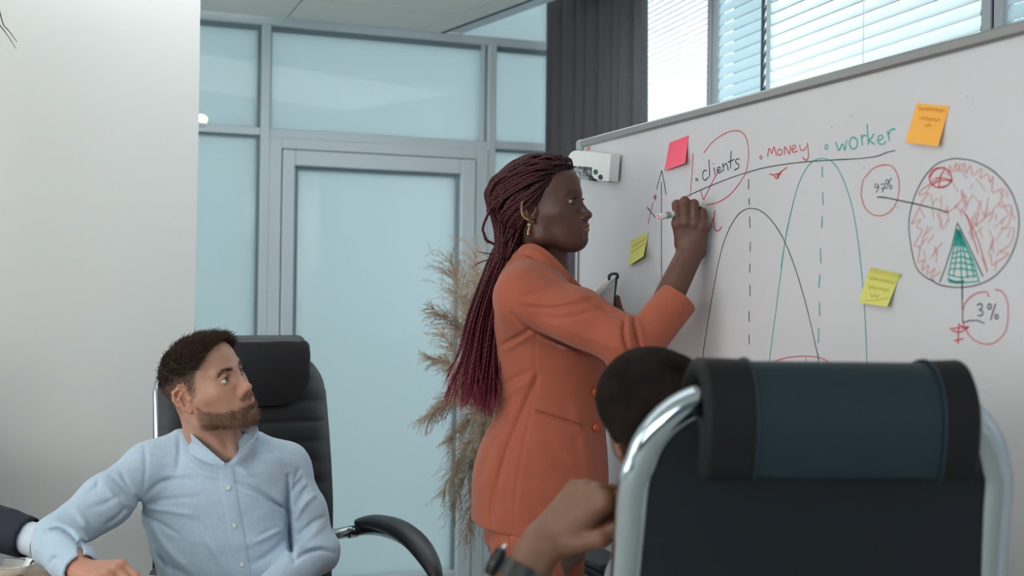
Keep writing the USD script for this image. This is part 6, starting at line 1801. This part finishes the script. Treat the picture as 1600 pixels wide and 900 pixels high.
# grey shirt
sh_ = Clay((-.10, 1.50, .45), (.75, 2.20, 1.16), .009)
sh_.loft((0, 0, 0), np.eye(3), [(.47, .35, 1.86, .185, .14), (.75, .35, 1.86, .175, .12), (.95, .335, 1.85, .190, .115), (1.045, .325, 1.84, .135, .085), (1.075, .32, 1.83, .085, .075)])
sh_.chain([W(1120, 925, 1.80), Nls, Nls * .45 + Ne * .55], [.055, .066, .056], k=.03)
sh_.chain([W(1230, 868, 1.80), Nrs, Nre], [.055, .066, .056], k=.03)
sh_.cap(nC + UP * .02, nC + UP * .12, .062, k=.003, op='cut')
obj('shirt', sh_.mesh(), 'shirt_grey', pn, smooth=True)
tr = Clay((-.10, 1.60, .03), (.80, 2.60, .70), .011)
tr.ell(hipn + [.02, 0, .03], (.19, .15, .14))
for s in (-1, 1):
    h0 = hipn + np.array([s * .09, .02, 0]); k0 = h0 + np.array([s * .05, .44, -.02]); f0 = k0 + np.array([0, .02, -.42])
    tr.chain([h0, k0, f0], [.10, .075, .062])
obj('trousers', tr.mesh(), 'trousers_dark', pn, smooth=True)
for s in (-1, 1):
    f0 = hipn + np.array([s * .14, .48, -.44])
    c_ = Clay((f0[0] - .07, f0[1] - .12, -.002), (f0[0] + .07, f0[1] + .22, .13), .007)
    c_.chain([(f0[0], f0[1] - .05, .04), (f0[0], f0[1] + .05, .04), (f0[0], f0[1] + .15, .032)], [.044, .044, .034]); c_.half((0, 0, 0), (0, 0, -1))
    obj('shoe', c_.mesh(), 'shoe', pn, smooth=True)
# watch
wd = unit(Nw - Ne); wc_ = Nw - wd * .043
a1 = unit(np.cross(wd, UP)); a2 = np.cross(wd, a1)
rg_ = lambda r, off: np.array([wc_ + wd * off + r * (math.cos(a) * a1 + math.sin(a) * a2) for a in np.linspace(0, 2 * math.pi, 48)])
wt_ = UsdGeom.Xform.Define(stage, pth(pn, 'watch')).GetPrim()
V = np.vstack([np.stack([rg_(.0335, o), ], 0)[0] for o in (-.011, .011)] + [rg_(.0375, o) for o in (.011, -.011)]); k = 48
f = []
for r0 in range(4):
    for i in range(k - 1): a, b = r0 * k + i, ((r0 + 1) % 4) * k + i; f += [(a, a + 1, b + 1), (a, b + 1, b)]
obj('strap', trimesh.Trimesh(V, f, process=False), 'watch_dark', wt_, smooth=40)
on = unit(-CR * .97 + CF * .22 + CU * .30); on = unit(on - wd * (on @ wd))
obj('case', rounded_disc(wc_ + on * .041, on, .0205, .012, 32), 'watch_dark', wt_, smooth=50)
obj('bezel', tube(np.array([wc_ + on * .0475 + .0185 * (math.cos(a) * wd + math.sin(a) * np.cross(on, wd)) for a in np.linspace(0, 2 * math.pi, 40)]), .0016, 8, caps=False), 'watch_dark', wt_, smooth=True)
obj('crown', tube([wc_ + on * .041 + wd * .0195, wc_ + on * .041 + wd * .026], .0035, 12), 'steel', wt_, smooth=40)
bk_ = unit(CR * .7 - CF * .5 - CU * .2); bk_ = unit(bk_ - wd * (bk_ @ wd))
obj('buckle', rounded_disc(wc_ + bk_ * .038, bk_, .007, .004), 'steel', wt_, smooth=50)

# ================================================================== the person at the left edge: a dark sleeve on the table
pl_ = person('person in a dark navy suit whose sleeve and pale cuff enter at the left edge')
lR, lt, ls = rot_axes(math.radians(-35), 0, 0), np.array([-1.70, 3.06, 1.03]), 1.0
def lloc(p): return ((np.asarray(p) - lt) @ lR) / ls
q = head_clay([((-.026, 0, .075), .056), (lloc(np.array([-1.73, 3.08, 1.0])), .060), (lloc(np.array([-1.74, 3.09, .93])), .085)], h=.0034, lo=(-.14, -.12, -.13)).mesh()
V = np.asarray(q.vertices); x, y, z = V.T
c0 = face_tint(V, srgb(204, 158, 134), srgb(190, 122, 112), srgb(90, 66, 50))
hx = np.interp(z, [.04, .07, .10, .115, .13, .15, .165, .18, .19, .21], [-.04, -.022, -.010, .016, .024, .036, .048, .062, .074, .10])
c0 = blend(c0, srgb(58, 44, 38), ramp(hx - x, -.004, .008) * ramp(z, .03, .06))
Ls_, Le_, Lw_ = np.array([-1.62, 2.93, .93]), W(-92, 796, 2.93), W(86, 854, 2.82)
dl = unit(Lw_ - Le_)
ha = Clay(np.minimum(Le_, Lw_) - .06, np.maximum(Le_, Lw_) + .14, .0045)
ha.cap(Le_, Lw_, .040, .027); hand_clay(ha, Lw_, unit(dl * 1 - CF * .6 - UP * .15), UP, 1, [(.3, .5, .3)] * 4, [(.8, .4, -.2), (.9, .2, -.1), (1, 0, 0)])
bd = Clay((-2.10, 2.55, -.005), (-1.15, 3.45, 1.02), .014)
bd.loft((0, 0, 0), np.eye(3), [(.48, -1.74, 3.12, .16, .13), (.75, -1.74, 3.10, .16, .11), (.90, -1.73, 3.09, .15, .10), (.97, -1.73, 3.08, .10, .07)])
bd.cap(Ls_, Le_, .05, .042)
Rs2, Re2, Rw2 = np.array([-1.92, 3.05, .91]), np.array([-2.0, 2.90, .80]), np.array([-1.85, 2.72, .81])
bd.chain([Rs2, Re2, Rw2], [.05, .042, .03]); bd.ell(Rw2 + [.05, -.05, 0], (.05, .05, .022))
for s in (-1, 1):
    h0 = np.array([-1.74 + s * .09, 3.06, .5]); k0 = h0 + np.array([.10, -.40, -.02]); f0 = k0 + np.array([0, .03, -.40])
    bd.chain([h0, k0, f0], [.085, .06, .045]); bd.cap(f0 - UP * .02, f0 + [.03, -.13, -.045], .034, .03)
hq_ = to_world(q, lR, lt, ls)
allm = join([hq_, ha.mesh(), bd.mesh()])
dd_, ii_ = cKDTree(np.asarray(hq_.vertices)).query(np.asarray(allm.vertices))
obj('body', allm, 'skin', pl_, col=np.where((dd_ < .004)[:, None], c0[ii_], np.array(srgb(204, 152, 128))))
eyeballs(pl_, lR, lt, ls, (1, 0, 0), (.10, .07, .05))
hc_ = Clay((-.12, -.10, .03), (.11, .10, .25), .004)
hc_.ell((-.006, 0, .148), (.103, .081, .090), k=.001); hc_.ell((.026, 0, .172), (.068, .067, .056), k=.02)
Xh = hc_.window(hc_.lo, hc_.lo + hc_.h * hc_.n, 0)[1]
hc_.F = np.maximum(hc_.F, (Xh[..., 0] - np.interp(Xh[..., 2], [.07, .10, .115, .13, .15, .165, .18, .19, .21], [-.03, -.02, .010, .020, .034, .048, .062, .078, .12])).astype(np.float32) * .8)
hc_.wobble(lambda p: .006 * (fbm(p * [40, 90, 60], 2, 3) - .5))
obj('hair', to_world(hc_.mesh(), lR, lt, ls), 'hair_brown', pl_, smooth=True)
jk_ = Clay((-2.12, 2.55, .48), (-1.10, 3.42, 1.05), .0075)
jk_.loft((0, 0, 0), np.eye(3), [(.50, -1.74, 3.12, .19, .155), (.75, -1.74, 3.10, .185, .135), (.90, -1.73, 3.09, .18, .12), (.97, -1.73, 3.08, .13, .09), (1.0, -1.73, 3.08, .085, .07)], power=2.2)
cl_ = Lw_ - dl * .075
jk_.chain([np.array([-1.66, 2.98, .95]), Ls_, Ls_ * .5 + Le_ * .5, Le_, cl_], [.06, .068, .062, .058, .050], k=.03)
jk_.chain([np.array([-1.84, 3.06, .94]), Rs2, Re2, Rw2], [.06, .068, .058, .046], k=.03)
_, G2 = jk_.window(jk_.lo, jk_.lo + jk_.h * jk_.n, 0)
near = np.linalg.norm(G2 - (cl_ + dl * .03).astype(np.float32), axis=-1) < .09
jk_.F = np.where(near, np.maximum(jk_.F, (G2 - cl_.astype(np.float32)) @ dl.astype(np.float32)), jk_.F)
jk_.cap(cl_ - dl * .04, cl_ + dl * .05, .040, k=.002, op='cut')
jk_.cap(lt + lR @ np.array([-.03, 0, -.01]), lt + lR @ np.array([-.03, 0, .08]), .064, k=.003, op='cut')
jk_.wobble(lambda p: .010 * (fbm(p * 12, 3, 61) - .5))
obj('suit_jacket', jk_.mesh(), 'suit_navy', pl_, smooth=True)
P0 = [cl_ - dl * .05, cl_ + dl * .012, cl_ + dl * .034]
obj('shirt_cuff', tube(P0, [.038, .0395, .0385], 28, r2=[.036, .0375, .0365]), 'shirt_white', pl_, smooth=50)
tr = Clay((-2.1, 2.5, .03), (-1.4, 3.4, .68), .012)
tr.ell((-1.74, 3.10, .52), (.19, .16, .13))
for s in (-1, 1):
    h0 = np.array([-1.74 + s * .09, 3.06, .5]); k0 = h0 + np.array([.10, -.40, -.02]); f0 = k0 + np.array([0, .03, -.40])
    tr.chain([h0, k0, f0], [.10, .075, .062])
obj('trousers', tr.mesh(), 'suit_navy', pl_, smooth=True)
# a simple chair under the person at the left edge
sc2 = thing('office_chair', 'dark office chair under the person at the left edge', 'chair', (-1.76, 3.14, 0), math.radians(-160))
cs = Clay((-.30, -.30, .30), (.30, .30, .46), .012); cs.ell((0, 0, .365), (.26, .26, .055)); obj('seat', cs.mesh(), 'leather', sc2, smooth=True)
cs = Clay((-.30, -.36, .42), (.30, -.12, 1.08), .012); cs.ell((0, -.25, .76), (.24, .045, .29)); obj('backrest', cs.mesh(), 'leather', sc2, smooth=True)
obj('back_bar', boxm((-.03, -.275, .33), (.03, -.235, .6), .008), 'black_plastic', sc2)
obj('gas_column', tube([(0, 0, .05), (0, 0, .34)], .026, 12), 'chrome', sc2, smooth=40)
for k in range(5):
    a = 2 * math.pi * k / 5; d_ = np.array([math.cos(a), math.sin(a), 0])
    obj('base_arm', tube([d_ * .02 + UP * .09, d_ * .30 + UP * .05], [.022, .013], 8), 'black_plastic', sc2, smooth=40)
    obj('caster', disc_at(d_ * .30 + UP * .028, np.cross(d_, UP), .028, .03), 'black_plastic', sc2)
